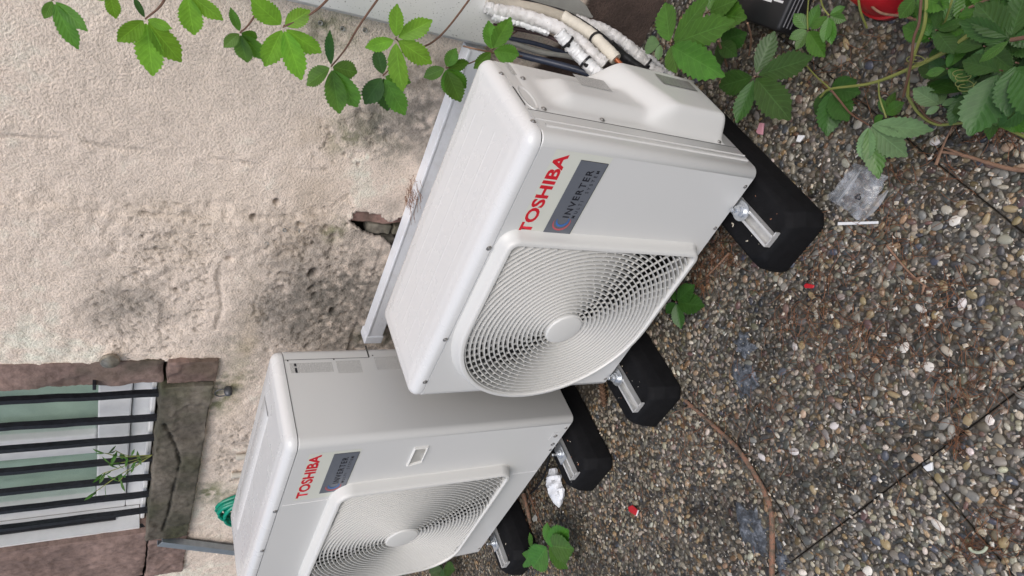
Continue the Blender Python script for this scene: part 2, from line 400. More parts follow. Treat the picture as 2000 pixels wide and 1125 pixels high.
fill(14000, .0068, .0092, (-2.5, -.19), isB); fill(50000, .0046, .0068, (-2.5, -.19), isB); fill(60000, .0030, .0046, (-2.5, -.19), isB)
pebbles.sort(key=lambda p: -p[2]/np.linalg.norm(np.array([p[0], p[1], GZ])-CAM))
def px_in(x, y, z=GZ):
    q = np.array([x, y, z])-CAM; zc = q@FWD; return 1000+F_PX*(q@DOWN)/zc, 562.5-F_PX*(q@RIGHT)/zc
UNITBOX = lambda x, y: (-1.5 < x < .42 and -.15 < y < .6)
near = []; rest = []
for p in pebbles:
    a, b = px_in(p[0], p[1])
    (near if len(near) < 300 and 0 < a < 2000 and 0 < b < 1125 and not UNITBOX(p[0], p[1]) else rest).append(p)
hi_mesh = []
for k in range(48):
    me = bpy.data.meshes.new('pebble'); me.from_pydata([tuple(v) for v in VAR_HI[k % 24]], [], [tuple(f) for f in PF]); me.update()
    a = me.color_attributes.new('tint', 'FLOAT_COLOR', 'POINT'); c = pick(PAL_A); a.data.foreach_set('color', np.tile([*c, 1.0], len(me.vertices)).astype(np.float32))
    me.polygons.foreach_set('use_smooth', [True]*len(me.polygons)); me.materials.append(M['pebble']); hi_mesh.append(me)
for (x, y, r, si) in near:
    o = bpy.data.objects.new('pebble', random.choice(hi_mesh)); COL.objects.link(o); o.parent = slab_obj[si]
    asp = random.uniform(.68, .98); o.scale = (r*random.uniform(1.0, 1.38), r*asp, r*random.uniform(.42, .62)); o.rotation_euler = (random.gauss(0, .1), random.gauss(0, .1), random.uniform(0, 6.28))
    o.location = (x, y, GZ-.006+random.uniform(-.0008, .001))
VV = []; FF = []; CC = []; base_ = 0
VAR_MD = [pebble_shape(PV, RNG) for _ in range(40)]
for i, (x, y, r, si) in enumerate(rest):
    sh, fq_ = (VAR_MD, PF) if i < 5500 else (VAR_LO, QF)
    v = sh[i % 40]*np.array([r*random.uniform(1.0, 1.45), r*random.uniform(.66, .98), r*random.uniform(.42, .65)]); t = random.uniform(0, 6.28); c, s = math.cos(t), math.sin(t)
    VV.append(np.stack([c*v[:, 0]-s*v[:, 1]+x, s*v[:, 0]+c*v[:, 1]+y, v[:, 2]+GZ-.006+random.uniform(-.001, .001)], 1))
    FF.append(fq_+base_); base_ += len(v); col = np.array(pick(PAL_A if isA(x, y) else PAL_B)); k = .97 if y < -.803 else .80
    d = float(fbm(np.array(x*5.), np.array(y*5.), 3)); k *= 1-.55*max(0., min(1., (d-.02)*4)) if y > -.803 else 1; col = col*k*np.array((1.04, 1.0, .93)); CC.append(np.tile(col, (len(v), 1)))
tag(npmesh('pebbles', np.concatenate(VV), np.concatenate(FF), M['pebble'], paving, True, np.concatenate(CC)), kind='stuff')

# ================================================================== HOUSE WALL
wall = thing('house_wall', 'old beige roughcast house wall with cracks, mould stains and a barred window', 'wall', tuple(P0))
wall.rotation_euler = (0, 0, PSI)      # local: x along the wall, -y out of it, z up
def wpart(mb_or_obj): return mb_or_obj
ds = .0056
ss = np.arange(-3.1, .95, ds); zz = np.arange(-.17, 1.78, ds); SG, ZG = np.meshgrid(ss, zz, indexing='ij')
def seg_dist(P, Q):
    """distance from grid points to polyline in wall coordinates, with signed side (+ = towards larger s)"""
    D = np.full(SG.shape, 9.); side = np.zeros(SG.shape)
    for (a, b), (c, d) in zip(P[:-1], P[1:]):
        vx, vz = c-a, d-b; L2 = vx*vx+vz*vz
        t = np.clip(((SG-a)*vx+(ZG-b)*vz)/L2, 0, 1); dx = SG-a-t*vx; dz = ZG-b-t*vz; q = np.hypot(dx, dz)
        m = q < D; D[m] = q[m]; side[m] = dx[m]
    return D, side
H = .0022*fbm(SG*55, ZG*55, 3)+.004*fbm(SG*9, ZG*9, 3)
rough = np.clip((-.30-SG)/.1, 0, 1)*(.5+.9*np.clip(fbm(SG*4+3, ZG*4, 3)+.3, 0, 1))
H += rough*(.0050*fbm(SG*26, ZG*26, 4)+.0035*fbm(SG*70, ZG*70, 2))
TINT = np.zeros(SG.shape+(3,)); TINT[:] = (.91, .775, .66)
TINT *= (1+.16*fbm(SG*3, ZG*3, 4))[..., None]
TINT *= (1+.12*fbm(SG*30+9, ZG*30, 3))[..., None]
jit = lambda a=.012: a*fbm(SG*18+5, ZG*18, 3)
CR1 = [WL(*p) for p in [(-200, 258), (0, 265), (150, 272), (200, 283), (330, 297), (430, 310), (560, 328), (640, 332)]]
CR2 = [WL(*p) for p in [(-200, 385), (0, 395), (120, 405), (300, 418), (440, 425), (560, 422), (640, 415), (690, 418)]]
CR3 = [WL(*p) for p in [(430, 430), (437, 480), (425, 540), (433, 600), (420, 640)]]
for CR, wdt, dep in ((CR1, .0035, .0035), (CR2, .005, .004), (CR3, .005, .005)):
    D, sd_ = seg_dist(CR, None); D = np.abs(D+jit(.008)); brk = np.clip(fbm(SG*7+40, ZG*7, 2)*3+.55, 0, 1); H -= dep*np.exp(-(D/wdt)**2)*brk
    TINT *= (1-.34*np.exp(-(D/(wdt*.9))**2)*brk)[..., None]
    H += .0035*np.exp(-((D-.02)/.02)**2)*np.clip(fbm(SG*40, ZG*40, 3)+.2, 0, 1)
D2, side2 = seg_dist(CR2, None); led = 1/(1+np.exp((side2+jit(.02))/.005)); H += .0065*led*(ZG > .5)
for px, py, rx, rz, th_ in ((300, 590, .30, .16, .06), (640, 600, .24, .26, .08), (640, 455, .14, .10, .07), (470, 880, .22, .10, .04), (560, 490, .16, .08, .16), (340, 450, .10, .12, .05), (690, 270, .10, .10, .12)):
    s_f, z_f = WL(px, py); reg = np.clip(1.3-np.hypot((SG-s_f)/rx, (ZG-z_f)/rz), 0, 1); fl = np.clip((fbm(SG*24+px, ZG*24, 4)-th_-.25*(1-reg))*30, 0, 1)*(reg > 0)
    H -= .0030*fl; TINT *= (1-.05*fl)[..., None]; ed_ = np.clip(1-np.abs(fl-.5)*2.2, 0, 1); H += .0016*ed_
    sm_ = np.clip((fbm(SG*75+px, ZG*75, 3)-.37+.12*(1-reg))*20, 0, 1)*(reg > .3); H -= .005*sm_; TINT *= (1-.40*sm_)[..., None]
def blot(px, py, rx, rz, amt, col, sc=22, thr=.0):
    s, z = WL(px, py); q = np.sqrt(((SG-s)/rx)**2+((ZG-z)/rz)**2)+.9*fbm(SG*6+px, ZG*6, 3)
    m = np.clip(1.1-q, 0, 1)*np.clip(.62+1.5*fbm(SG*sc+py, ZG*sc, 4)+thr, 0, 1)*amt
    m = np.clip(m, 0, 1)[..., None]; TINT[:] = TINT*(1-m)+np.array(col)*m
GREY = (.20, .185, .16); GREEN = (.16, .185, .07); BROWN = (.22, .18, .135)
for a in [(740, 250, .16, .19, 1.0, GREY, 60), (690, 265, .07, .08, .9, GREEN, 60), (820, 230, .18, .22, .95, GREY, 50), (850, 150, .10, .16, .9, BROWN, 60), (640, 55, .08, .09, .85, GREEN, 50), (625, 45, .08, .05, .8, GREY, 60),
          (640, 610, .36, .30, 1.0, GREY, 55), (700, 570, .2, .2, .9, GREY, 60), (600, 600, .2, .14, .8, GREY, 40), (500, 650, .25, .18, .4, GREY, 60), (300, 590, .22, .10, .55, GREY, 70), (250, 600, .1, .08, .5, GREY, 60), (570, 640, .15, .1, .6, GREY, 60),
          (440, 760, .16, .10, .9, GREEN, 50), (480, 690, .14, .10, .5, GREEN, 50), (450, 880, .4, .10, .5, GREY, 60), (600, 470, .22, .10, .4, GREY, 60), (650, 450, .05, .04, .8, GREEN, 60), (405, 960, .1, .08, .8, GREEN, 50),
          (780, 600, .14, .24, .8, GREY, 60), (745, 650, .08, .16, .6, GREEN, 60), (880, 260, .14, .14, .8, GREY, 60), (560, 560, .4, .3, .3, GREY, 70)]: blot(*a)
blot(620, 590, .42, .36, .55, GREY, 7); blot(860, 220, .2, .3, .6, GREY, 7); blot(740, 270, .16, .16, .5, GREEN, 9); blot(250, 600, .3, .16, .35, GREY, 9)
blot(480, 690, .5, .06, .5, (.60, .48, .33), 14); blot(620, 360, .35, .12, .5, (.62, .50, .38), 10, .2); blot(380, 440, .2, .3, .4, (.60, .50, .39), 10, .2)
# brown painted base of the wall, plaster coat gone
top = .15+.05*fbm(SG*5, ZG*5, 3)+.02*fbm(SG*30, ZG*30, 3)+np.clip(.36-SG, 0, .4)*.3
pl = 1/(1+np.exp((ZG-top)/.004)); TINT[:] = TINT*(1-pl[..., None])+np.array((.085, .058, .048))*(1+.5*fbm(SG*14, ZG*14, 4))[..., None]*pl[..., None]; H -= .008*pl
# pits
for _ in range(60):
    c = random.choice([(300, 590, 90, 50), (640, 600, 90, 50), (640, 450, 60, 25), (470, 870, 40, 50), (560, 500, 120, 70), (600, 580, 100, 60)])
    s, z = WL(random.gauss(c[0], c[2]*.6), random.gauss(c[1], c[3]*.6)); r = random.choice([.003, .004, .004, .005, .006, .009])
    q = np.hypot((SG-s)*random.uniform(.7, 1.5), ZG-z)+.35*r*fbm(SG*90, ZG*90, 2)
    m = 1/(1+np.exp((q-r)/.0015)); H -= min(.012, r*1.4)*m; TINT *= (1-.25*m)[..., None]
for px, py, r in [(612, 532, .017), (650, 605, .012), (540, 393, .007), (495, 425, .007), (1100, 40, .01)]:
    s, z = WL(px, py); q = np.hypot((SG-s)*.8, (ZG-z)*1.2)+.6*r*fbm(SG*60, ZG*60, 2); m = 1/(1+np.exp((q-r)/.002)); H -= .02*m; TINT *= (1-.6*m)[..., None]
def inpoly(P, A, B):
    c = np.zeros(A.shape, bool); n = len(P); j = n-1
    for i in range(n):
        (xi, yi), (xj, yj) = P[i], P[j]; t = ((yi > B) != (yj > B)) & (A < (xj-xi)*(B-yi)/(yj-yi+1e-12)+xi); c ^= t; j = i
    return c
HOLE = [WL(*p) for p in [(678, 430), (698, 408), (722, 413), (745, 420), (764, 430), (787, 420), (800, 402), (838, 402), (846, 506), (770, 506), (760, 482), (748, 466), (726, 461), (701, 450)]]
JA = SG+.010*fbm(SG*45, ZG*45, 3); JB = ZG+.010*fbm(SG*45+50, ZG*45, 3)
hole = inpoly(HOLE, JA, JB)
win = (SG > -2.62) & (SG < -1.062) & (ZG > .952)
# rim of the hole bends outward a little like lifting render
Vw = np.stack([SG, -H, ZG], -1).reshape(-1, 3)
ns, nz = SG.shape; idx = np.arange(ns*nz).reshape(ns, nz)
q = np.stack([idx[:-1, :-1], idx[1:, :-1], idx[1:, 1:], idx[:-1, 1:]], -1)
cut = hole | win; keep = ~(cut[:-1, :-1] & cut[1:, :-1] & cut[1:, 1:] & cut[:-1, 1:])
q = q[keep].reshape(-1, 4)
# thickness of the render round the hole
hk = hole[:-1, :-1] & hole[1:, :-1] & hole[1:, 1:] & hole[:-1, 1:]
ed = {}
for i, j in np.argwhere(hk):
    for (a, b) in ((idx[i, j], idx[i+1, j]), (idx[i+1, j], idx[i+1, j+1]), (idx[i+1, j+1], idx[i, j+1]), (idx[i, j+1], idx[i, j])):
        k = (min(a, b), max(a, b)); ed[k] = None if k in ed else (a, b)
rim = [e for e in ed.values() if e]; ids = sorted({a for e in rim for a in e}); mp = {a: len(Vw)+i for i, a in enumerate(ids)}
back = Vw[ids].copy(); back[:, 1] += .014
Vall = np.concatenate([Vw, back]); Tall = np.concatenate([TINT.reshape(-1, 3), TINT.reshape(-1, 3)[ids]*.6]); q = np.concatenate([q, np.array([(a, b, mp[b], mp[a]) for a, b in rim])])
used = np.unique(q); remap = -np.ones(len(Vall), int); remap[used] = np.arange(len(used))
npmesh('plaster', Vall[used], remap[q], M['wall'], wall, True, np.clip(Tall[used], .01, .92))
for (a, b, c, d) in ((.946, 5.0, -.17, 3.2), (-7.0, -3.1, -.17, 3.2), (-3.1, .946, 2.505, 3.2), (-1.056, .946, 1.774, 2.505), (-3.1, -2.602, 1.774, 2.505)):
    na, nb = max(2, int((b-a)/.04)), max(2, int((d-c)/.04)); A2, B2 = np.meshgrid(np.linspace(a, b, na), np.linspace(c, d, nb), indexing='ij'); h2 = .004*fbm(A2*9, B2*9, 3)
    ii = np.arange(na*nb).reshape(na, nb); npmesh('plaster', np.stack([A2, -h2, B2], -1).reshape(-1, 3), np.stack([ii[:-1, :-1], ii[1:, :-1], ii[1:, 1:], ii[:-1, 1:]], -1).reshape(-1, 4), M['wall'], wall, True, (np.array((.91, .775, .66))*(1+.16*fbm(A2*3, B2*3, 4))[..., None]).reshape(-1, 3))
MB().box((-7, .30, -.17), (5, .5, 3.2)).build('wall_core', M['soil'], wall)
MB().box((-3.1, .06, -.17), (.95, .297, .95)).build('wall_core', M['soil'], wall)
def rough_block(name, lo, hi, col, n=(12, 2, 12), amp=.004, parent=None, rib=0, moss=0, seed=0, rnd=.006, crack=None):
    """a stone: subdivided block with uneven faces; local wall frame"""
    lo = np.array(lo); hi = np.array(hi); V = []; Fs = []; T = []
    def face(o, u, v, nu, nv, nrm):
        b = len(V)
        for i in range(nu+1):
            for j in range(nv+1): V.append(o+u*i/nu+v*j/nv)
        for i in range(nu):
            for j in range(nv): a = b+i*(nv+1)+j; Fs.append((a, a+nv+1, a+nv+2, a+1))
    d = hi-lo; ex, ey, ez = np.diag(d); nx, ny, nz_ = n
    face(lo, ex, ez, nx, nz_, 0); face(lo+ex, ey, ez, ny, nz_, 0); face(lo+ez, ex, ey, nx, ny, 0); face(lo+ey, -ey, ez, ny, nz_, 0); face(lo+ey, ex, -ey, nx, ny, 0)
    V = np.array(V); c = (lo+hi)/2; h = d/2-rnd
    p = np.clip(V-c, -h, h); r = V-c-p; L = np.linalg.norm(r, axis=1, keepdims=True)+1e-9; V2 = c+p+r/L*np.minimum(L, rnd)
    nn = r/L; a = V2[:, 0]*1.0+V2[:, 1]*.7; b_ = V2[:, 2]+V2[:, 1]*.3
    f = amp*fbm(a*14+seed, b_*14, 4)+amp*.5*fbm(a*50+seed, b_*50, 3)
    if rib: f = f+rib*np.sin(V2[:, 2]*2*math.pi/.0125)*(fbm(a*4, b_*4, 2) > -.25)
    flake = np.clip((fbm(a*5+seed*3, b_*5, 4)-.12)*9, 0, 1); f = f-.006*flake
    T = np.array(col)*(1+.35*fbm(a*7+seed, b_*7, 4))[:, None]*(1-.18*flake)[:, None]
    if moss:
        m = np.clip(fbm(a*5+2+seed, b_*7, 4)*1.6+moss, 0, .92)[:, None]; T = T*(1-m)+np.array((.07, .066, .046))*m
        m = np.clip(fbm(a*9+7+seed, b_*9, 4)*2.2-.15, 0, .8)[:, None]*moss; T = T*(1-m)+np.array((.055, .068, .02))*m
    if crack:
        dd = np.full(len(V2), 9.)
        for (x1, z1), (x2, z2) in zip(crack[:-1], crack[1:]):
            vx, vz = x2-x1, z2-z1; t = np.clip(((V2[:, 0]-x1)*vx+(V2[:, 2]-z1)*vz)/(vx*vx+vz*vz), 0, 1); dd = np.minimum(dd, np.hypot(V2[:, 0]-x1-t*vx, V2[:, 2]-z1-t*vz))
        dd = np.abs(dd+.008*fbm(a*30, b_*30, 3)); k = np.exp(-(dd/.004)**2); f = f-.010*k; T = T*(1-.7*k)[:, None]
    V2 = V2+nn*f[:, None]
    return npmesh(name, V2, Fs, M['stone'], parent or wall, True, np.clip(T, .008, .8))
SST = (.27, .188, .162)
rough_block('sandstone_jamb', (-1.185, -.012, 1.118), (-1.058, .16, 2.30), SST, (16, 6, 150), .005, rib=.0011, seed=3, moss=.06)
rough_block('sandstone_jamb', (-2.60, -.012, 1.118), (-2.195, .16, 2.30), SST, (44, 6, 130), .008, seed=8)
rough_block('window_lintel', (-2.60, -.014, 2.302), (-1.058, .16, 2.50), SST, (120, 6, 18), .006, seed=31)
rough_block('window_sill', (-2.245, -.035, .955), (-1.175, .20, 1.125), (.17, .148, .12), (190, 10, 34), .007, moss=.42, seed=5,
            crack=[WL(*p, .035) for p in [(322, 830), (345, 875), (352, 905), (340, 950), (330, 1000), (318, 1040)]])
rough_block('sill_end_stone', (-1.172, -.028, .948), (-1.052, .10, 1.114), (.25, .17, .145), (22, 5, 30), .006, moss=.32, seed=12)
rough_block('sill_end_stone', (-2.60, -.024, .948), (-2.249, .10, 1.114), SST, (60, 5, 30), .009, seed=15)
# window: frame > pane, sash, sheet with painted green reflection
OW = .125
wf = MB(); x0, x1, z0, z1 = -2.19, -1.188, 1.14, 2.30
wf.box((x0, OW, z0), (x1, OW+.06, z0+.062)); wf.box((x0, OW, z0+.064), (x0+.062, OW+.06, z1)); wf.box((x1-.062, OW, z0+.064), (x1, OW+.06, z1))
wfo = wf.build('window_frame', M['frame_white'], wall, bevel=.004, seg=1)
def sash(a, b):
    m = MB(); zb = z0+.066; yy = OW-.016
    m.box((a, yy, zb), (b, OW+.045, zb+.108)); m.box((a, yy, zb+.11), (a+.06, OW+.045, z1)); m.box((b-.06, yy, zb+.11), (b, OW+.045, z1))
    o = m.build('window_sash', M['frame_white'], wall, bevel=.006, seg=2)
    MB().box((a+.055, OW+.012, zb+.1), (b-.055, OW+.016, z1)).build('window_pane', M['glass'], o)
    MB().box((a+.05, OW+.075, zb+.05), (b-.05, OW+.078, z1)).build('reflection_sheet', M['green_reflection'], o)  # added sheet, its colour paints the green reflection of the glass
sash(-2.126, -1.681); sash(-1.677, -1.252)
MB().box((-2.19, .055, 1.13), (-1.188, OW-.003, 1.146)).build('inner_sill', M['frame_white'], wall, bevel=.003, seg=1)
rv = MB(); rv.box((-2.194, .012, 1.15), (-2.184, OW-.003, 2.30)); rvo = rv.build('reveal_panel', M['frame_white'], wall)
MB().box((-2.182, .06, 1.24), (-2.176, .075, 2.30)).build('shutter_rail', M['bars'], wall)
for (a, b) in [((305, 768), (0, 784)), ((300, 815), (0, 833)), ((293, 855), (0, 878)), ((290, 895), (0, 926)), ((285, 932), (0, 962)), ((282, 965), (0, 996)), ((277, 997), (0, 1031)), ((272, 1029), (0, 1067))]:
    s, z = WL(a[0], a[1], -.025); hw = .0100
    bb = MB(); pts = []
    for k in range(20):
        zq = 1.118+k*.0622; j = .0012*random.gauss(0, 1); pts.append([(s-hw+j, .025-hw, zq), (s+hw+j, .025-hw, zq), (s+hw+j, .025+hw, zq), (s-hw+j, .025+hw, zq)])
    bb.quadstrip(pts, True, True, True); bb.build('window_bar', M['bars'], wall)
# exposed masonry behind the broken render
for k, (a, b, c, d, col, sd_) in enumerate([(-.425, -.34, .40, .66, (.44, .27, .23), 1), (-.475, -.43, .39, .47, (.16, .15, .11), 2), (-.475, -.43, .475, .56, (.24, .22, .18), 4), (-.53, -.48, .385, .445, (.30, .15, .09), 5), (-.53, -.48, .45, .52, (.22, .20, .17), 6)]):
    rough_block('masonry_stone', (a, .010+.004*(k % 3), c), (b-.004, .058, d), col, (12, 2, 18), .006, seed=20+k, moss=-.3 if k == 0 else .1, rnd=.008)
# wall fittings that are fixed in the wall
for px, py in [(555, 447), (586, 449), (520, 472), (625, 43), (668, 54), (712, 57)]:
    s, z = WL(px, py); MB().lathe([(.0035, -.012), (.0035, .004), (.006, .005), (.006, -.010)], 12, 'y', (s, -.003, z)).build('wall_plug', M['cable_grey'], wall, True)
s, z = WL(215, 693); k = MB(); k.lathe([(.009, 0), (.010, .012), (.026, .018), (.030, .026), (.027, .034), (.012, .040), (.004, .041)], 20, 'y', (s, 0, z)); k.build('iron_stud', simple('tarnished_iron', (.30, .27, .22), .45, .7, .4, 80), wall, True)
s, z = WL(185, 744); MB().box((s-.012, -.030, z-.005), (s+.014, .004, z+.006)).build('shutter_catch', M['bars'], wall, bevel=.002)
s, z = WL(438, 756); hk_ = MB(); hk_.lathe([(.004, 0), (.013, .006), (.016, .02), (.013, .034), (.006, .040)], 14, 'y', (s, 0, z-.012))
hk_.tube([(s+.020*math.cos(a), -.026, z+.012+.022*math.sin(a)) for a in np.linspace(-.6, 3.9, 14)], .0022, 6); hk_.build('wall_hook', simple('grey_hook', (.10, .105, .115), .5, .4), wall, True)
# ================================================================== TRUNKING, DUCT
def wthing(name, label, cat, group=None):
    o = thing(name, label, cat, tuple(P0), group); o.rotation_euler = (0, 0, PSI); return o
tr = wthing('cable_trunking', 'long white plastic trunking running along the wall behind the units', 'trunking')
b = MB(); b.box((-.905, -.058, .402), (.245, .0, .462)); b.build('trunking_body', M['trunk'], tr, bevel=.004)
b = MB(); b.box((-.905, -.0605, .4565), (.245, -.012, .4655)); b.build('trunking_cover', M['trunk'], tr, bevel=.0022)
b = MB(); b.box((-.938, -.0625, .399), (-.9, -.0, .468)); b.build('trunking_end_cap', M['trunk'], tr, bevel=.004)
du = wthing('pipe_duct', 'wide white speckled plastic duct running down the wall beside the vine', 'duct')
b = MB(); prof = [(.264, -.002), (.264, -.062), (.276, -.078), (.30, -.084), (.41, -.084), (.434, -.078), (.446, -.062), (.446, -.002)]
b.quadstrip([[(x, y, .425+(.004 if i else 0)) for x, y in prof] for i in (0,)]+[[(x, y, 2.5) for x, y in prof]], True, False, True)
inn = [(.355+(x-.355)*.96, y*.96) for x, y in prof]; b.quadstrip([[(x, y, .425) for x, y in prof], [(x, y, .425) for x, y in inn], [(x, y, .60) for x, y in inn]], True, False, True)
b.build('duct_cover', M['duct'], du, True)
dl = wthing('duct_lid_strip', 'loose grey duct lid hanging beside the white insulated pipes', 'duct lid')
pts = [WL(*p, .05) for p in [(1006, -6), (1088, -40), (1146, 12), (1158, 34), (1144, 36), (1050, 12)]]
b = MB(); L0 = [(s, -.050, z) for s, z in pts]; L1 = [(s, -.042, z) for s, z in pts]; b.quadstrip([L0, L1], True, True, True); b.build('lid_strip', M['cable_grey'], dl)
b = MB(); s0, z0_ = WL(1012, -2, .05); s1_, z1_ = WL(1156, 35, .05)
b.add([(s0, -.052, z0_), (s1_, -.052, z1_), (s1_, -.02, z1_), (s0, -.02, z0_), (s0+.006, -.052, z0_), (s1_+.006, -.052, z1_), (s1_+.006, -.02, z1_), (s0+.006, -.02, z0_)], [(0, 1, 2, 3), (4, 7, 6, 5), (0, 4, 5, 1), (1, 5, 6, 2), (2, 6, 7, 3), (3, 7, 4, 0)]); b.build('lid_lip', M['cable_grey'], dl)
# ================================================================== INSULATED PIPES AND CABLES
def C5(x, y): return 940+x/5.263, y/5.263
def smooth_path(pts, n=14):
    P = [np.array(p, float) for p in pts]; P = [2*P[0]-P[1]]+P+[2*P[-1]-P[-2]]; out = []
    for i in range(1, len(P)-2):
        for t in np.linspace(0, 1, n, endpoint=False):
            a, b, c, d = P[i-1:i+3]; out.append(.5*((2*b)+(-a+c)*t+(2*a-5*b+4*c-d)*t*t+(-a+3*b-3*c+d)*t**3))
    out.append(P[-2]); return out
def pipe_path(pl, raw=False): return smooth_path([PY(*(C5(x, y) if not raw else (x, y)), yy) for x, y, yy in pl])
def lump(path, r, a=.12, f=140, seed=0): return [r*(1+a*float(fbm(np.array(i*.37+seed), np.array(seed*3.1+.5), 2))) for i in range(len(path))]
def pipe(name, label, pl, r, mat, rough=.1, cat='pipe', group='insulated pipes behind the front unit', n=14, ties=(), core=None):
    path = pipe_path(pl); t = thing(name, label, cat, tuple(path[0]), group); off = np.array(path[0])
    path = [p-off for p in path]; b = MB(); b.tube(path, lump(path, r, rough*2, seed=len(pl)*7+r*900), n)
    if mat in (M['tape'], M['white_pvc']):
        va = np.array(b.v); k_ = 260.; b.v = [tuple(p) for p in va+.0042*np.stack([fbm(va[:, 1]*k_, va[:, 2]*k_, 2), fbm(va[:, 0]*k_+9, va[:, 2]*k_, 2), fbm(va[:, 0]*k_, va[:, 1]*k_+5, 2)], 1)]
    b.build('insulation', mat, t, True)
    for k in ties:
        i = int(k*(len(path)-2)); p, qv = path[i], path[i+1]; d = (qv-p)/np.linalg.norm(qv-p)
        b = MB(); b.tube([p-d*.003, p+d*.003], r*1.2, 14); a = np.cross(d, [0, 0, 1.]); a /= np.linalg.norm(a); e = p+np.array([0, -1, .4])*r; b.box(e-.004, e+.004); b.build('cable_tie', M['black_plastic'], t)
    if core is not None:
        d = path[-1]-path[-2]; d /= np.linalg.norm(d); b = MB(); b.tube([path[-1]-d*.01, path[-1]+d*core], .0065, 10); b.build('copper_core', M['copper'], t, True)
    return t
pipe('insulated_pipe', 'thick crinkled white foil-wrapped pipe coming out of the wide duct', [(40, 70, .49), (160, 105, .48), (400, 150, .46), (720, 260, .42), (1000, 420, .37), (1150, 560, .33), (1270, 670, .30)], .0165, M['tape'], .07)
t = pipe('corrugated_pipe', 'cream corrugated tube sleeved over a smooth foam-covered pipe ending in bare copper', [(830, 170, .45), (1000, 270, .42), (1150, 370, .39), (1200, 420, .37), (1300, 520, .33), (1385, 610, .30)], .0165, M['foam'], .06, ties=(.52,), core=.05)
pth = pipe_path([(60, -20, .50), (300, 45, .49), (600, 105, .47), (860, 188, .445)]); off = np.array(t.location)
P2 = []; R2 = []
for i in range(len(pth)-1):
    for k in range(8): P2.append(pth[i]+(pth[i+1]-pth[i])*k/8-off); R2.append(.0155 if k % 2 else .0142)
MB().tube(P2, R2, 14).build('corrugated_sleeve', M['corrugated'], t, True)
pipe('insulated_pipe', 'flat white taped pipe with two black ties nearest the unit', [(800, 335, .36), (880, 430, .345), (960, 520, .33), (1070, 640, .30), (1180, 740, .27), (1290, 840, .22)], .0165, M['white_pvc'], .05, ties=(.22, .62))
pipe('insulated_pipe', 'grubby white taped pipe nearest the brown wall base', [(960, 200, .50), (1040, 230, .49), (1240, 300, .47), (1430, 410, .44), (1600, 560, .41), (1740, 690, .38), (1850, 760, .36)], .0150, M['tape'], .1, ties=(.8,))
pipe('insulated_pipe', 'short grubby white pipe beside the broad vine leaf', [(1450, 420, .47), (1560, 500, .45), (1700, 590, .42), (1880, 740, .38), (1960, 800, .36)], .0125, M['tape'], .1, ties=(.35,))
pipe('cable', 'black cable passing between the cream pipe and the grubby white pipe', [(330, -20, .51), (640, 70, .50), (900, 150, .475), (1200, 340, .435), (1420, 530, .40), (1560, 630, .38), (1700, 730, .35)], .0068, M['black_plastic'], .02, 'cable', 'cables beside the pipes')
pipe('insulated_pipe', 'black foam-covered pipe behind the copper end', [(1320, 450, .40), (1440, 560, .385), (1560, 650, .365), (1720, 760, .34)], .0125, M['black_plastic'], .05)
pipe('drain_hose', 'short cut white hose end under the foil-wrapped pipe', [(120, 170, .47), (320, 215, .46), (480, 265, .445), (695, 335, .42)], .009, M['white_pvc'], .08, 'hose')
for nm, lb, pl_, r, mt in [('cable', 'dark reddish cable curving under the foil-wrapped pipe', [(120, 260, .50), (320, 290, .49), (620, 350, .45), (840, 450, .40), (1000, 620, .36)], .0055, M['cable_red']),
                           ('cable', 'grey tube sweeping behind the right end of the front unit', [(100, 420, .52), (290, 435, .51), (600, 530, .49), (950, 590, .46), (1150, 700, .42)], .008, M['cable_grey']),
                           ('cable', 'blue-grey cable uppermost behind the right end of the front unit', [(120, 380, .52), (300, 395, .51), (600, 460, .49), (900, 560, .47), (1150, 660, .44)], .006, M['cable_blue']),
                           ('cable', 'thick blue-grey cable lowest behind the right end of the front unit', [(200, 500, .5), (420, 570, .47), (700, 640, .43), (1000, 720, .38), (1200, 800, .34)], .009, M['cable_blue'])]:
    pipe(nm, lb, pl_, r, mt, .03, 'cable', 'cables beside the pipes')

# ================================================================== OUTDOOR UNITS
def sdf_rr(x, z, x0, x1, z0, z1, rl, rr):
    cx, cz = (x0+x1)/2, (z0+z1)/2; r = np.where(x > cx, rr, rl); qx = np.abs(x-cx)-(x1-x0)/2+r; qz = np.abs(z-cz)-(z1-z0)/2+r
    return np.minimum(np.maximum(qx, qz), 0)+np.hypot(np.maximum(qx, 0), np.maximum(qz, 0))-r
def outline(g, ins, n=16):
    x0, x1, z0, z1, rl, rr = g; x0 += ins; x1 -= ins; z0 += ins; z1 -= ins; rl = max(rl-ins, .004); rr = max(rr-ins, .004); out = []
    for cx, cz, r, a0 in ((x1-rr, z0+rr, rr, -math.pi/2), (x1-rr, z1-rr, rr, 0), (x0+rl, z1-rl, rl, math.pi/2), (x0+rl, z0+rl, rl, math.pi)):
        for a in np.linspace(a0, a0+math.pi/2, n): out.append((cx+r*math.cos(a), cz+r*math.sin(a)))
    return out
def rect_loop(W, D, r, n=7, ins=0):
    x, y = W/2-ins, D/2-ins; r = max(r-ins, .003); L = []
    for cx, cy, a0 in ((x-r, -y+r, -math.pi/2), (x-r, y-r, 0), (-x+r, y-r, math.pi/2), (-x+r, -y+r, math.pi)):
        for a in np.linspace(a0, a0+math.pi/2, n): L.append((cx+r*math.cos(a), cy+r*math.sin(a)))
    return L
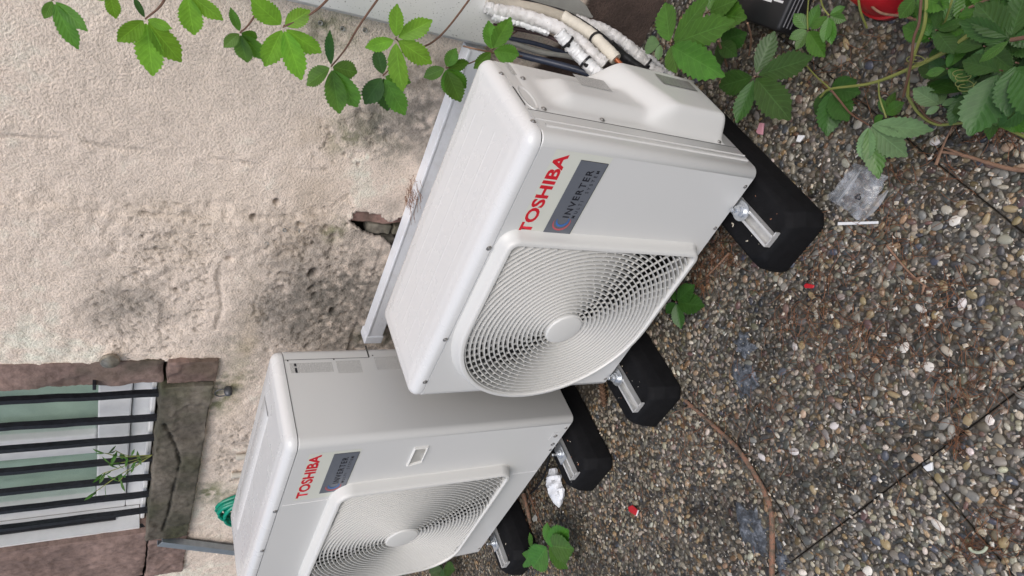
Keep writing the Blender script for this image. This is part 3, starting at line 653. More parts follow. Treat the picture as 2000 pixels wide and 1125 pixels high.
def text_part(name, body, parent, x0, x1, z0, z1, y, mat, bold=0, spacing=1.0, sx=None):
    cu = bpy.data.curves.new('t', 'FONT'); cu.body = body; cu.size = 1; cu.extrude = .0; cu.offset = bold; cu.space_character = spacing; cu.resolution_u = 3
    o = bpy.data.objects.new('t', cu); COL.objects.link(o); dg = bpy.context.evaluated_depsgraph_get(); me = bpy.data.meshes.new_from_object(o.evaluated_get(dg)); bpy.data.objects.remove(o)
    co = np.zeros(len(me.vertices)*3); me.vertices.foreach_get('co', co); co = co.reshape(-1, 3); lo = co.min(0); hi = co.max(0)
    n = np.stack([x0+(co[:, 0]-lo[0])/(hi[0]-lo[0])*(x1-x0), np.full(len(co), y), z0+(co[:, 1]-lo[1])/(hi[1]-lo[1])*(z1-z0)], 1)
    me.vertices.foreach_set('co', n.ravel()); me.update(); me.materials.clear()
    return link(name, me, mat, parent)
def quad_part(name, pts, mat, parent):
    me = bpy.data.meshes.new(name); me.from_pydata([tuple(p) for p in pts], [], [(0, 1, 2, 3)]); uv = me.uv_layers.new()
    for i, c in enumerate(((0, 0), (1, 0), (1, 1), (0, 1))): uv.data[i].uv = c
    me.update(); return link(name, me, mat, parent)
def crescent(name, cx, cz, R, th, a0, a1, y, mat, parent):
    n = 22; o = []; i = []
    for k in range(n+1):
        t = k/n; a = a0+(a1-a0)*t; w_ = th*math.sin(math.pi*t)**.7; o.append((cx+(R+w_/2)*math.cos(a), y, cz+(R+w_/2)*math.sin(a))); i.append((cx+(R-w_/2)*math.cos(a), y, cz+(R-w_/2)*math.sin(a)))
    b = MB(); b.quadstrip([o, i], False); return b.build(name, mat, parent)
def screw(parent, c, axis, r=.0042):
    b = MB(); b.lathe([(r*1.5, 0), (r*1.5, .0008), (r, .001), (r*.95, .0028), (r*.5, .0036), (r*.45, .0022)], 12, axis, c); return b.build('screw', M['screw'], parent, True)
def badge(root, x0, x1, zt0, zt1, gx0, gx1, gz0, gz1, y):
    st = quad_part('sticker', [(x0-.012, y, gz0-.004), (x1+.008, y, gz0-.004), (x1+.008, y, zt1+.004), (x0-.012, y, zt1+.004)], M['sticker'], root)
    text_part('brand_lettering', 'TOSHIBA', st, x0, x1, zt0, zt1, y-.0004, M['red'], .035)
    pl_ = quad_part('badge_plate', [(gx0, y-.0008, gz0), (gx1, y-.0008, gz0), (gx1, y-.0008, gz1), (gx0, y-.0008, gz1)], M['badge'], root)
    for nm, q in (('badge_border', (gx0, gz0-.0012, gx1, gz0)), ('badge_border', (gx1, gz0, gx1+.0012, gz1))): quad_part(nm, [(q[0], y-.0008, q[1]), (q[2], y-.0008, q[1]), (q[2], y-.0008, q[3]), (q[0], y-.0008, q[3])], M['badge_ink'], root)
    w_, h = gx1-gx0, gz1-gz0
    text_part('badge_lettering', 'INVERTER', pl_, gx0+.235*w_, gx0+.90*w_, gz0+.36*h, gz0+.60*h, y-.0014, M['badge_ink'], .018, 1.25)
    text_part('badge_lettering', 'MULTI  SYSTEM', pl_, gx0+.235*w_, gx0+.90*w_, gz0+.15*h, gz0+.27*h, y-.0014, M['badge_ink'], .008, 1.9)
    crescent('badge_emblem', gx0+.165*w_, gz0+.52*h, .30*h, .07*h, math.radians(75), math.radians(300), y-.0014, M['badge_red2'], pl_)
    crescent('badge_emblem', gx0+.19*w_, gz0+.52*h, .21*h, .08*h, math.radians(75), math.radians(300), y-.0016, M['badge_blue'], pl_)
def ac_unit(label, x, y, z, W, D, H, g, hub, proud, hub_r, lid=.030, rear=False):
    u = thing('air_conditioner', label, 'air conditioner', (x, y, z), 'outdoor air conditioner units')
    yf = -D/2; Hb = H-lid; r = .022
    # body: side and back walls, front panel with the opening
    b = MB(); loop = rect_loop(W, D, r); n = len(loop)
    fi = None
    prof = [(0, .003), (.004, 0), (Hb-.0035, 0), (Hb-.0015, .002)]
    loops = [[(px, py, zz_) for px, py in rect_loop(W, D, r, 7, ins)] for zz_, ins in prof]
    vs = [p for L in loops for p in L]; fs = []
    for k in range(3):
        for i in range(n):
            j = (i+1) % n
            if k == 1 and i == n-1: continue          # flat of the front face: built with the opening below
            fs.append((k*n+i, k*n+j, (k+1)*n+j, (k+1)*n+i))
    b.add(vs, fs)
    N = 16; inner = outline(g, .010, N); hx, hz = hub; X0, X1, Z0, Z1 = -W/2+r, W/2-r, .004, Hb-.0035; outer = []
    for (px, pz) in inner:
        dx, dz = px-hx, pz-hz; t = min([(X1-hx)/dx if dx > 1e-9 else 9e9, (X0-hx)/dx if dx < -1e-9 else 9e9, (Z1-hz)/dz if dz > 1e-9 else 9e9, (Z0-hz)/dz if dz < -1e-9 else 9e9]); outer.append([hx+dx*t, hz+dz*t])
    for cx, cz in ((X1, Z0), (X1, Z1), (X0, Z1), (X0, Z0)):
        ca = math.atan2(cz-hz, cx-hx); k = min(range(len(outer)), key=lambda i: abs((math.atan2(outer[i][1]-hz, outer[i][0]-hx)-ca+math.pi) % (2*math.pi)-math.pi)); outer[k] = [cx, cz]
    b.quadstrip([[(p[0], yf, p[1]) for p in outer], [(p[0], yf, p[1]) for p in inner], [(p[0], yf+.03, p[1]) for p in inner]])
    body = b.build('cabinet', M['paint'], u, True)
    c = MB(); c.quadstrip([[(px, py, zz_) for px, py in rect_loop(W, D, r, 7, .006)] for zz_ in (Hb-.012, Hb+.004)], True, False, False); c.build('lid_gap', M['seam'], u, True)
    # interior
    c = MB(); c.box((g[0]-.012, yf+.032, g[2]-.012), (g[1]+.02, D/2-.04, g[3]+.012)); me = c.mesh('i'); bm_ = bmesh.new(); bm_.from_mesh(me); bmesh.ops.reverse_faces(bm_, faces=bm_.faces)
    bmesh.ops.delete(bm_, geom=[f for f in bm_.faces if abs(f.calc_center_median().y-(yf+.032)) < 1e-4], context='FACES'); bm_.to_mesh(me); bm_.free(); link('interior', me, M['dark_inside'], u)
    fr = (g[3]-g[2])/2-.03; c = MB()
    for kb in range(3):
        a0 = kb*2*math.pi/3+.5; rows = []
        for i in range(9):
            t = i/8; rad = .05+(fr-.05)*t; half = .28+.45*t; rows.append([(hx+rad*math.cos(a0+half*q+.5*t), yf+.06-.03*q, hz+rad*math.sin(a0+half*q+.5*t)) for q in np.linspace(-1, 1, 7)])
        c.quadstrip(rows, False)
    c.lathe([(.055, .0), (.055, .03), (.045, .04), (.01, .042)], 24, 'y', (hx, yf+.075, hz)); c.build('fan', M['fan'], u, True)
    # grille bezel > rings, spokes, hub
    y0 = yf-proud; c = MB()
    c.quadstrip([[(p[0], yy, p[1]) for p in outline(g, ins, N)] for yy, ins in ((yf+.0008, -.010), (yf-.003, -.004), (y0+.012, .001), (y0+.005, .0025), (y0+.001, .0055), (y0, .009), (y0, .0145), (y0+.002, .0165), (y0+.010, .0175), (y0+.022, .018))])
    gr = c.build('grille', M['plastic'], u, True)
    rmax = max(math.hypot(cx-hx, cz-hz) for cx in (g[0], g[1]) for cz in (g[2], g[3])); pitch = .0124; th = .0029; dep = .0128; yr = y0+.004; rad = hub_r+.004; radii = []
    while rad < rmax: radii.append(rad); rad += pitch
    for ri in radii:
        NS = 120; A = np.linspace(0, 2*math.pi, NS+1); runs = []; cur = []
        ins = [sdf_rr(np.array(hx+ri*math.cos(a)), np.array(hz+ri*math.sin(a)), *g) < -.0165 for a in A]
        if all(ins): runs = [list(A)]
        else:
            for a, k in zip(A, ins):
                if k: cur.append(a)
                elif cur: runs.append(cur); cur = []
            if cur: runs.append(cur)
        for run in runs:
            if len(run) < 2: continue
            c = MB(); L = [[], [], [], []]
            for a in run:
                for k, (rr_, yy) in enumerate(((ri-th/2-.0004, yr+dep), (ri-th/2+.0004, yr), (ri+th/2-.0004, yr), (ri+th/2+.0004, yr+dep))): L[k].append((hx+rr_*math.cos(a), yy, hz+rr_*math.sin(a)))
            c.quadstrip(L, False)
            c.build('grille_ring', M['plastic'], gr, True)
    c = MB()
    for i, (ra, rb) in enumerate(zip(radii[:-1], radii[1:])):
        ns_ = 20 if ra < .085 else 32 if ra < .15 else 46 if ra < .22 else 60
        for k in range(ns_):
            a = 2*math.pi*(k/ns_)-i*.11; m = (ra+rb)/2
            if sdf_rr(np.array(hx+rb*math.cos(a)), np.array(hz+rb*math.sin(a)), *g) > -.018: continue
            ca, sa = math.cos(a), math.sin(a); hwid = .0008; vs = []
            for yy in (yr+.0070, yr+.0124):
                for rr_, sg in ((ra, -1), (rb, -1), (rb, 1), (ra, 1)): vs.append((hx+rr_*ca-sg*hwid*sa, yy, hz+rr_*sa+sg*hwid*ca))
            c.add(vs, [(0, 1, 2, 3), (0, 4, 5, 1), (2, 6, 7, 3)])
    tag(c.build('grille_spokes', M['plastic'], gr), kind='stuff')
    c = MB(); c.lathe([(hub_r+.003, -.012), (hub_r+.003, .0), (hub_r, .0035), (hub_r*.8, .005), (hub_r*.3, .0058), (.002, .006)], 40, 'y', (hx, yr, hz)); c.build('grille_hub', M['plastic'], gr, True)
    # lid
    rl_ = .026; k = MB(); prof = [(Hb+.0005, .003), (Hb+.001, -.0018), (Hb+.004, -.002)]
    for a in np.linspace(0, math.pi/2, 7)[0:]: prof.append((H-.021+.021*math.sin(a), -.002+.026*(1-math.cos(a))))
    prof += [(H, .036), (H+.0006, .0385), (H+.0006, .05)]
    if rear: prof += [(H-.0004, .075), (H-.001, .11)]
    k.quadstrip([[(px, py, zz_) for px, py in rect_loop(W, D, rl_+.004, 7, ins)] for zz_, ins in prof], True, False, True); lido = k.build('lid', M['lid'], u, True)
    if not rear:
        for yy in (-.080, -.030, .022, .072):
            for s_ in (0,):
                c = MB(); yy2 = yy+s_*.011; xe = W/2-.075-(.02 if yy > 0 else 0)
                c.quadstrip([[(xx, yy2+dy, H+.0006+dz) for dy, dz in ((-.0040, -.0002), (-.0016, .0004), (.0016, .0004), (.0040, -.0002))] for xx in (-xe, xe)], False); c.build('lid_ridge', M['lid'], lido, True)
    else:
        c = MB(); c.quadstrip([[(xx, yy, zz_) for yy, zz_ in ((.03, H-.0012), (.034, H+.0012), (.105, H+.0012), (.109, H-.0012))] for xx in (-W/2+.12, W/2-.14)], False); c.build('lid_ridge', M['lid'], lido, True)
    for xx in ((-.33, -.17, .12) if not rear else (-.28, -.10, .13)): screw(u, (xx, yf-.0005-.002, Hb+.007), 'y')
    for xx in (g[0]+.03, g[1]+.06, W/2-.045): screw(u, (xx, yf-.0002, .014), 'y', .0034)
    return u
# front unit
W1, D1, H1 = .80, .30, .63
front = ac_unit('smaller white outdoor unit standing nearest the camera with one round-sided grille', 0, 0, 0, W1, D1, H1, (-.393, .167, .025, .585, .279, .032), (-.113, .305), .028, .046)
badge(front, .165, .369, .527, .558, .174, .361, .427, .496, -D1/2-.0006)
rear_u = ac_unit('taller white outdoor unit standing further away behind and left of the smaller one', -1.022, .0137, .011, .90, .32, .89, (-.428, .222, .134, .714, .13, .05), (-.118, .424), .034, .052, rear=True)
badge(rear_u, .183, .396, .790, .821, .195, .392, .688, .758, -.16-.0006)
# front unit: valve cover moulded over the right side
xs = W1/2
def sm(t): t = np.clip(t, 0, 1); return t*t*(3-2*t)
yy = np.linspace(-.052, .135, 76); zz_ = np.linspace(.040, .568, 150); YG, ZG2 = np.meshgrid(yy, zz_, indexing='ij')
hgt = .0025*np.ones(YG.shape)
up = sm((YG+.034)/.034)*(1-sm((YG-.060)/.035))*(1-sm((ZG2-.475)/.055)); hgt = np.maximum(hgt, .0025+.024*up)
lowm = sm((YG+.040)/.016)*sm((ZG2-.040)/.012)*(1-sm((ZG2-.215-.55*np.clip(YG-.00, -.05, .12))/.10)); hgt = np.maximum(hgt, .0025+.058*lowm)
lip = np.minimum(np.minimum(YG+.052, .568-ZG2), ZG2-.040); hgt = np.where(lip < 1e-5, 0, hgt)
for _ in range(26):
    hh = hgt.copy(); hh[1:-1, 1:-1] = (hgt[1:-1, 1:-1]*4+hgt[:-2, 1:-1]+hgt[2:, 1:-1]+hgt[1:-1, :-2]+hgt[1:-1, 2:])/8; hgt = hh
# close the back edge of the cover down to the panel
Vc = np.stack([xs+hgt, YG, ZG2], -1); last = Vc[-1].copy(); last[:, 0] = xs-.001; first = Vc[:, 0].copy()
Vc = np.concatenate([Vc, last[None]], 0); a, b2 = Vc.shape[:2]; id2 = np.arange(a*b2).reshape(a, b2)
fq = np.stack([id2[:-1, :-1], id2[1:, :-1], id2[1:, 1:], id2[:-1, 1:]], -1).reshape(-1, 4)
cover = npmesh('valve_cover', Vc.reshape(-1, 3), fq, M['paint'], front, True)
for yv, zv in ((.071, .556), (-.047, .557), (-.047, .41), (-.046, .06)): screw(front, (xs+.0025, yv, zv), 'x')
for yv, zv in ((.073, .607), (-.105, .607)): screw(front, (xs+.0015, yv, zv), 'x')
c = MB(); c.quadstrip([[(xs+dx, -.105+dy, zq) for dx, dy in ((-.001, -.009), (.003, -.006), (.003, .0), (-.001, .003))] for zq in (.012, .018, .575, .580)], False); c.build('side_rib', M['paint'], front, True)
c = MB(); c.quadstrip([[(xs+dx, -.088+dy, zq) for dx, dy in ((-.001, -.003), (.0018, -.001), (.0018, .001), (-.001, .003))] for zq in (.004, .596)], False); c.build('side_rib', M['paint'], front, True)
c = MB(); c.box((xs-.002, -.0562, .004), (xs+.0004, -.0546, .597)); c.build('panel_seam', M['seam'], front)
# lid hand hold on the right
c = MB(); c.lathe([(.020, -.002), (.024, .0006), (.028, .0012), (.029, -.001)], 24, 'x', (0, 0, 0)); ho = c.build('hand_hold', M['paint'], front, True); ho.location = (xs+.0006, -.008, .578); ho.scale = (1, 1.6, .55)
c = MB(); c.quadstrip([[(xs-.004, .03, .600), (xs+.003, .024, .600), (xs+.003, -.042, .600), (xs-.004, -.048, .600)], [(xs-.004, .03, .5985), (xs+.0016, .022, .597), (xs+.0016, -.040, .597), (xs-.004, -.048, .5985)]], True, True, True); c.build('hand_hold_lip', M['seam'], front)
quad_part('caution_label', [(xs+.0275, .045, .345), (xs+.0275, .045, .43), (xs+.0275, .092, .43), (xs+.0275, .092, .345)], M['print'], front)
quad_part('caution_label', [(xs+.0009, .085, .40), (xs+.0009, .085, .575), (xs+.0009, .136, .575), (xs+.0009, .136, .40)], M['print'], front)
quad_part('rating_label', [(xs+.0625, .070, .09), (xs+.0625, .070, .20), (xs+.0625, .115, .20), (xs+.0625, .115, .09)], mat_print('grey_label', (.34, .34, .32), (.12, .12, .12), 12), front)
# rear unit: right side seam, printed notes, front panel joint, hand recess
xr = .45; Rz = .011
c = MB(); c.box((xr-.002, .1175, .615), (xr+.0004, .119, .857)); c.build('panel_seam', M['seam'], rear_u)
c = MB(); c.box((xr-.002, .119, .612), (xr+.0006, .164, .6165)); c.build('panel_seam', M['seam'], rear_u)
for (ya, yb, za, zb) in ((.105, .070, .728, .846), (.108, .063, .645, .716), (.118, .07, .53, .60)):
    quad_part('caution_label', [(xr+.0006, ya, za), (xr+.0006, ya, zb), (xr+.0006, yb, zb), (xr+.0006, yb, za)][::1], M['print'], rear_u)
for ya, yb, za, zb in ((.104, .094, .828, .834), (.088, .071, .828, .834), (.1165, .1125, .847, .851), (.1165, .1125, .718, .722), (.127, .123, .60, .604)): quad_part('label_mark', [(xr+.0012, ya, za), (xr+.0012, ya, zb), (xr+.0012, yb, zb), (xr+.0012, yb, za)], M['badge_ink'], rear_u)
c = MB(); c.quadstrip([[(.151, -.1603, zq), (.1525, -.1622, zq), (.154, -.1622, zq), (.1555, -.1603, zq)] for zq in (.006, .852)], False); c.build('panel_joint', M['lid'], rear_u)
quadp = [(.384, .527), (.290, .524), (.303, .480), (.384, .484)]
def shr(k): 
    cx = sum(p[0] for p in quadp)/4; cz = sum(p[1] for p in quadp)/4; return [(cx+(p[0]-cx)*k, cz+(p[1]-cz)*(1-(1-k)*1.6)) for p in quadp]
c = MB(); c.quadstrip([[(p[0], yq, p[1]) for p in shr(kq)] for yq, kq in ((-.1598, 1.0), (-.1650, .98), (-.1665, .93), (-.1650, .88), (-.1606, .86))]); c.build('hand_recess', M['plastic'], rear_u)
c = MB(); c.add([(p[0], -.1606, p[1]) for p in shr(.87)], [(0, 1, 2, 3)]); c.add([(.375, -.1635, .485), (.30, -.1635, .482), (.345, -.1608, .50)], [(0, 1, 2)]); c.build('recess_floor', simple('recess_dark_grey', (.44, .43, .40), .5), rear_u)  # floor face in a darker grey than the cabinet
c = MB(); c.box((.345, -.1612, .018), (.385, -.1604, .052)); c.build('base_tab', M['paint'], rear_u); screw(rear_u, (.365, -.1613, .035), 'y', .005); screw(rear_u, (.315, -.1602, .02), 'y', .005); screw(rear_u, (.445, .045, .868), 'x', .005)
# ================================================================== RUBBER FEET
def foot(label, x, y, bracket='washer'):
    f = thing('rubber_foot', label, 'mounting foot', (x, y, GZ), 'black rubber feet under the two units')
    hw, tw, L, h = .094, .072, .292, .094; b = MB(); loops = []
    for zz2, ww, ll, ch in ((0, hw, L, .024), (.012, hw, L, .024), (.055, hw*.95, L-.005, .025), (h-.012, tw+.006, L-.012, .026), (h-.003, tw, L-.018, .026), (h, tw-.006, L-.026, .024)):
        loops.append([(ww-ch, -ll, zz2), (ww, -ll+ch, zz2), (ww, ll-ch, zz2), (ww-ch, ll, zz2), (-ww+ch, ll, zz2), (-ww, ll-ch, zz2), (-ww, -ll+ch, zz2), (-ww+ch, -ll, zz2)])
    b.quadstrip(loops, True, True, True); b.build('foot_block', M['rubber'], f, True, bevel=.003, seg=2)
    c = MB(); w_, hh, t_, l0, l1 = .0165, .021, .0032, -.270, .255; z0 = h-.003
    c.box((-w_, l0, z0), (w_, l1, z0+t_)); c.box((-w_, l0, z0+t_), (-w_+t_, l1, z0+hh)); c.box((w_-t_, l0, z0+t_), (w_, l1, z0+hh))
    c.box((-w_+t_, l0, z0+hh-t_), (-w_+.006, l1, z0+hh)); c.box((w_-.006, l0, z0+hh-t_), (w_-t_, l1, z0+hh)); c.box((-w_+t_, l0-.0002, z0+t_), (w_+.010, l0+.0035, z0+hh-t_-.001)); ch = c.build('steel_channel', M['alu'], f)
    yb = -.168-y; zt = z0+hh
    if bracket == 'washer':
        c = MB(); c.lathe([(.006, 0), (.024, .0), (.024, .003), (.015, .0032), (.015, .010), (.0125, .0105)], 24, 'z', (0, yb, zt+.0005)); c.lathe([(.0125, .0105), (.0125, .019), (.0055, .0205), (.0055, .034), (.004, .035)], 6, 'z', (0, yb, zt)); c.build('bolt', M['zinc'], f)
        c = MB(); c.box((-.022, yb+.008, zt+.0003), (.022, yb+.05, zt+.003)); c.build('base_clip', M['zinc'], f, bevel=.001, seg=1)
    else:
        c = MB(); c.box((-.022, yb-.028, zt+.0004), (.022, yb+.032, zt+.0042)); c.build('base_clip', M['zinc'], f, bevel=.0018, seg=2)
        c = MB(); c.lathe([(.013, 0), (.015, .002), (.0125, .003)], 20, 'z', (0, yb, zt+.0045)); c.lathe([(.009, .003), (.009, .010), (.0045, .011), (.0045, .030), (.003, .031)], 6, 'z', (0, yb, zt+.0045)); c.build('bolt', M['zinc'], f)
    return f
foot('black rubber foot under the right end of the smaller unit beside the clear bag', .297, -.008)
foot('black rubber foot under the left end of the smaller unit, by the long stick', -.338, -.012)
foot('black rubber foot under the right side of the taller unit, beside the white tissue', -.738, .012, 'plate')
foot('black rubber foot under the left side of the taller unit, beside the five-leaf seedling', -1.345, .008, 'plate')

# ================================================================== VINES
def leaflet(base, tip, nrm, wr=.5, mat='leaf_mid', parent=None, droop=.12, fold=.10, name='leaflet', rng=random, obo=.0):
    base = np.array(base, float); tip = np.array(tip, float); ax = tip-base; L = np.linalg.norm(ax); ax /= L
    nrm = np.array(nrm, float); nrm -= ax*(nrm@ax); nrm /= np.linalg.norm(nrm); sd_ = np.cross(nrm, ax)
    NL, NW = 22, 4; V = []; UV = []
    ph = rng.uniform(0, 6); cu = rng.uniform(-.05, .09)
    for i in range(NL+1):
        t = i/NL; w_ = (t**(.85+obo))*((1-t)**.82); w_ /= .315 if obo == 0 else .29
        if t > .74: w_ *= .50+.50*((1-t)/.26)**.8
        tooth = 1+(.085*((i % 2)*2-1) if .28 < t < .97 else 0); sl = .018*L*((i % 2)) if .28 < t < .97 else 0
        for j in range(-NW, NW+1):
            u = j/NW; wd_ = wr*L*.5*w_*(tooth if abs(j) == NW else 1)
            hgt_ = fold*abs(u)*wd_*1.1-droop*L*t*t+cu*L*math.sin(3*t+ph)*.5+.0045*L*math.sin(2*math.pi*(t*8-abs(u)*2.0))*min(1, 2*abs(u))*(1 if .1 < t < .95 else 0)
            V.append(base+ax*(L*t+(sl if abs(j) == NW else 0)-.0*L)+sd_*u*wd_+nrm*hgt_); UV.append(((u+1)/2, t))
    n = 2*NW+1; Fs = []
    for i in range(NL):
        for j in range(2*NW): a = i*n+j; Fs.append((a, a+1, a+n+1, a+n))
    me = bpy.data.meshes.new(name); me.from_pydata([tuple(p) for p in V], [], Fs); uv = me.uv_layers.new(name='UVMap'); li = np.zeros(len(me.loops), int); me.loops.foreach_get('vertex_index', li)
    uv.data.foreach_set('uv', np.array(UV)[li].ravel().astype(np.float32)); me.polygons.foreach_set('use_smooth', [True]*len(me.polygons)); me.update()
    return link(name, me, M[mat], parent)
def compound(vine, off, plane, hub, tips, mat='leaf_mid', wr=.5, stalk=None, tilt=.25, stem='stem_red', lift=0, obo=0):
    """one compound leaf: hub and leaflet tips on its own plane ('y', value) or ('z', value)"""
    P = (lambda a, b, d=0: PY(a, b, plane[1]+d)) if plane[0] == 'y' else (lambda a, b, d=0: PZ(a, b, plane[1]+d))
    h = P(*hub); toward = CAM-h; toward /= np.linalg.norm(toward); base_n = np.array([0, -1, .35]) if plane[0] == 'y' else np.array([0, -.15, 1.])
    nrm = base_n/np.linalg.norm(base_n)*.75+toward*.5
    leaf = None; sign = 1 if plane[0] == 'y' else -1
    b = MB(); st = stalk if stalk else None
    pts = [h-nrm*.015, h] if st is None else smooth_path([*[P(a, c, d) for a, c, d in st], h], 6)
    b.tube([np.array(p)-off for p in pts], .0013, 6)
    leaf = b.build('leaf', M[stem], vine, True)
    for k, tp in enumerate(tips):
        t = np.array(P(tp[0], tp[1], random.uniform(-.02, .02)*1.0)); w_ = tp[2] if len(tp) > 2 else wr; mt = tp[3] if len(tp) > 3 else mat
        ax = t-h; base = h+ax*.07; nn = nrm+np.array([random.gauss(0, tilt), random.gauss(0, tilt), random.gauss(0, tilt)])
        leaflet(base-off, t-off, nn, w_*random.uniform(.95, 1.08), mt, leaf, random.uniform(-.02, .06), random.uniform(.05, .25), obo=obo)
    return leaf
def vine(name, label, base, group=None, cat='vine'): return thing(name, label, cat, tuple(base), group), np.array(base)
def stem(v, off, pts, r, mat, n=7):
    b = MB(); pp = smooth_path(pts, 7); rr = np.linspace(r[0], r[1], len(pp)) if hasattr(r, '__len__') else [r]*len(pp); b.tube([p-off for p in pp], list(rr), n); return b.build('stem', M[mat], v, True)
G = 'vine shoots hanging in front of the wall'
YA = .24
v, o_ = vine('creeper_shoot', 'pale green creeper leaf hanging in the top corner of the wall farthest from the duct', PY(100, -60, YA), G)
stem(v, o_, [PY(60, -60, YA), PY(85, -25, YA), PY(103, 0, YA)], (.003, .002), 'stem_red')
compound(v, o_, ('y', YA), (103, 0), [(152, 99, .36), (172, 61, .38), (86, 37, .5), (60, -45, .45)], 'leaf_mid')
v, o_ = vine('creeper_shoot', 'bright green creeper shoot of two leaves hanging high over the bare plaster', PY(330, -60, YA), G)
stem(v, o_, [PY(345, -60, YA), PY(318, 5, YA), PY(284, 37, YA)], (.003, .0016), 'stem_red'); stem(v, o_, [PY(345, -60, YA), PY(362, -12, YA)], .0018, 'stem_red')
compound(v, o_, ('y', YA), (284, 37), [(229, 82, .62), (297, 151, .42), (355, 122, .42), (336, 57, .5), (261, -6, .3, 'leaf_dark')], 'leaf_light')
compound(v, o_, ('y', YA-.01), (365, -14), [(379, 71, .52), (436, 41, .50), (330, -60, .5)], 'leaf_light'); compound(v, o_, ('y', YA), (212, -20), [(227, 38, .5), (190, 0, .5)], 'leaf_light')
v, o_ = vine('creeper_shoot', 'bright green creeper shoot with a red stem hanging in front of the wall plugs', PY(640, -60, YA+.04), G)
stem(v, o_, [PY(690, -60, YA), PY(620, 18, YA), PY(553, 53, YA)], (.003, .0016), 'stem_red'); stem(v, o_, [PY(560, -60, YA), PY(520, -5, YA), PY(488, 45, YA), PY(469, 64, YA)], (.0024, .0016), 'stem_red')
compound(v, o_, ('y', YA+.02), (469, 64), [(437, 93, .62), (482, 125, .5), (516, 118, .5), (450, 15, .32), (503, 74, .55)], 'leaf_mid')
compound(v, o_, ('y', YA), (553, 53), [(490, -4, .55), (606, 20, .6), (517, 130, .52), (590, 158, .40), (629, 105, .45)], 'leaf_light')
v, o_ = vine('creeper_shoot', 'mid green creeper leaf hanging from a long red stem beside the wide duct', PY(760, -40, YA+.06), G)
stem(v, o_, [PY(780, -60, YA+.06), PY(705, 45, YA+.06), PY(675, 95, YA+.06), PY(647, 130, YA+.06)], (.0026, .0016), 'stem_red')
compound(v, o_, ('y', YA+.06), (647, 130), [(599, 167, .68), (663, 222, .42), (698, 213, .45), (699, 142, .62), (643, 60, .30, 'leaf_dark')], 'leaf_mid')
v, o_ = vine('creeper_shoot', 'creeper shoot with two leaves hanging across the edge of the speckled duct', PY(820, 60, .36), G)
stem(v, o_, [PY(960, -60, .42), PY(860, 70, .38), PY(800, 95, .36), PY(773, 76, .34)], (.0026, .0018), 'stem_red'); stem(v, o_, [PY(790, 96, .36), PY(765, 130, .34), PY(748, 148, .34)], .0018, 'stem_red')
compound(v, o_, ('y', .36), (748, 148), [(712, 205, .62, 'leaf_dark'), (792, 227, .45), (804, 163, .5), (758, 219, .45, 'leaf_dark'), (736, 93, .5, 'leaf_dark')], 'leaf_mid')
compound(v, o_, ('y', .33), (773, 76), [(776, 7, .42), (845, 39, .50), (713, 94, .55), (785, 181, .44), (845, 125, .50)], 'leaf_light')
v, o_ = vine('creeper_shoot', 'dark green creeper leaf hanging over the white trunking just below the duct', PY(880, 133, .40), G)
stem(v, o_, [PY(1010, 60, .5), PY(930, 118, .44), PY(871, 133, .40)], .0018, 'stem_red')
compound(v, o_, ('y', .40), (871, 133), [(891, 94, .55), (916, 122, .55), (827, 151, .60), (879, 188, .50), (910, 172, .5), (900, 200, .5)], 'leaf_mid')
v, o_ = vine('creeper_shoot', 'green creeper leaf standing up against the bottom end of the duct', PY(961, 100, .38), G)
stem(v, o_, [PY(1040, 110, .5), PY(990, 108, .42), PY(930, 96, .38), PY(905, 90, .42)], .0022, 'twig')
compound(v, o_, ('y', .38), (961, 100), [(954, 40, .50), (998, 33, .50), (1014, 106, .75), (925, 134, .55)], 'leaf_mid')
# --- growing from the paving edge by the wall
GG = 'creeper plants growing from the paving'
v, o_ = vine('creeper_plant', 'broad bright leafed creeper plant beside the white pipes at the wall base', PZ(1330, 60, GZ), GG)
stem(v, o_, [PZ(1330, 60, GZ), PZ(1322, 72, 0), PZ(1309, 87, .10)], .0022, 'stem_red'); stem(v, o_, [PZ(1420, 130, GZ), PZ(1412, 105, -.06), PZ(1403, 80, .0)], .003, 'twig'); stem(v, o_, [PZ(1463, 108, GZ), PZ(1467, 75, -.06), PZ(1460, 45, .0)], .0025, 'twig')
compound(v, o_, ('z', -.04), (1403, 82), [(1459, 64, .6), (1408, 128, .5), (1440, 110, .5)], 'leaf_dark'); compound(v, o_, ('z', .0), (1383, 24), [(1462, 37, .55), (1440, -2, .55), (1400, -40, .5)], 'leaf_ground')
compound(v, o_, ('z', .06), (1290, 85), [(1258, 92, .7), (1285, 118, .6)], 'leaf_pale')
compound(v, o_, ('z', .10), (1309, 87), [(1296, 2, .42), (1388, -12, .30), (1432, 40, .35), (1409, 148, .37), (1322, 143, .52)], 'leaf_ground', tilt=.12)
v, o_ = vine('creeper_plant', 'five-leaf creeper rosette beside the right rear corner of the smaller unit', PZ(1474, 149, GZ), GG)
stem(v, o_, [PZ(1490, 160, GZ), PZ(1478, 155, -.04), PZ(1474, 149, .0)], .0022, 'stem_red')
compound(v, o_, ('z', .0), (1474, 149), [(1513, 60, .45), (1587, 111, .42), (1541, 232, .45), (1439, 241, .43), (1405, 169, .50)], 'leaf_dark', tilt=.15, obo=.12); leaf_fix = v
v, o_ = vine('creeper_plant', 'small glossy creeper leaves beside the black case', PZ(1580, 20, GZ), GG)
stem(v, o_, [PZ(1580, -10, .0), PZ(1577, 30, -.03), PZ(1578, 58, -.05)], .0016, 'stem_green'); stem(v, o_, [PZ(1600, -10, .0), PZ(1608, 15, -.03), PZ(1619, 30, -.04)], .0018, 'stem_green')
compound(v, o_, ('z', -.05), (1578, 58), [(1551, 27, .6), (1541, 76, .6), (1554, 98, .5), (1609, 111, .55), (1600, 8, .5)], 'leaf_ground')
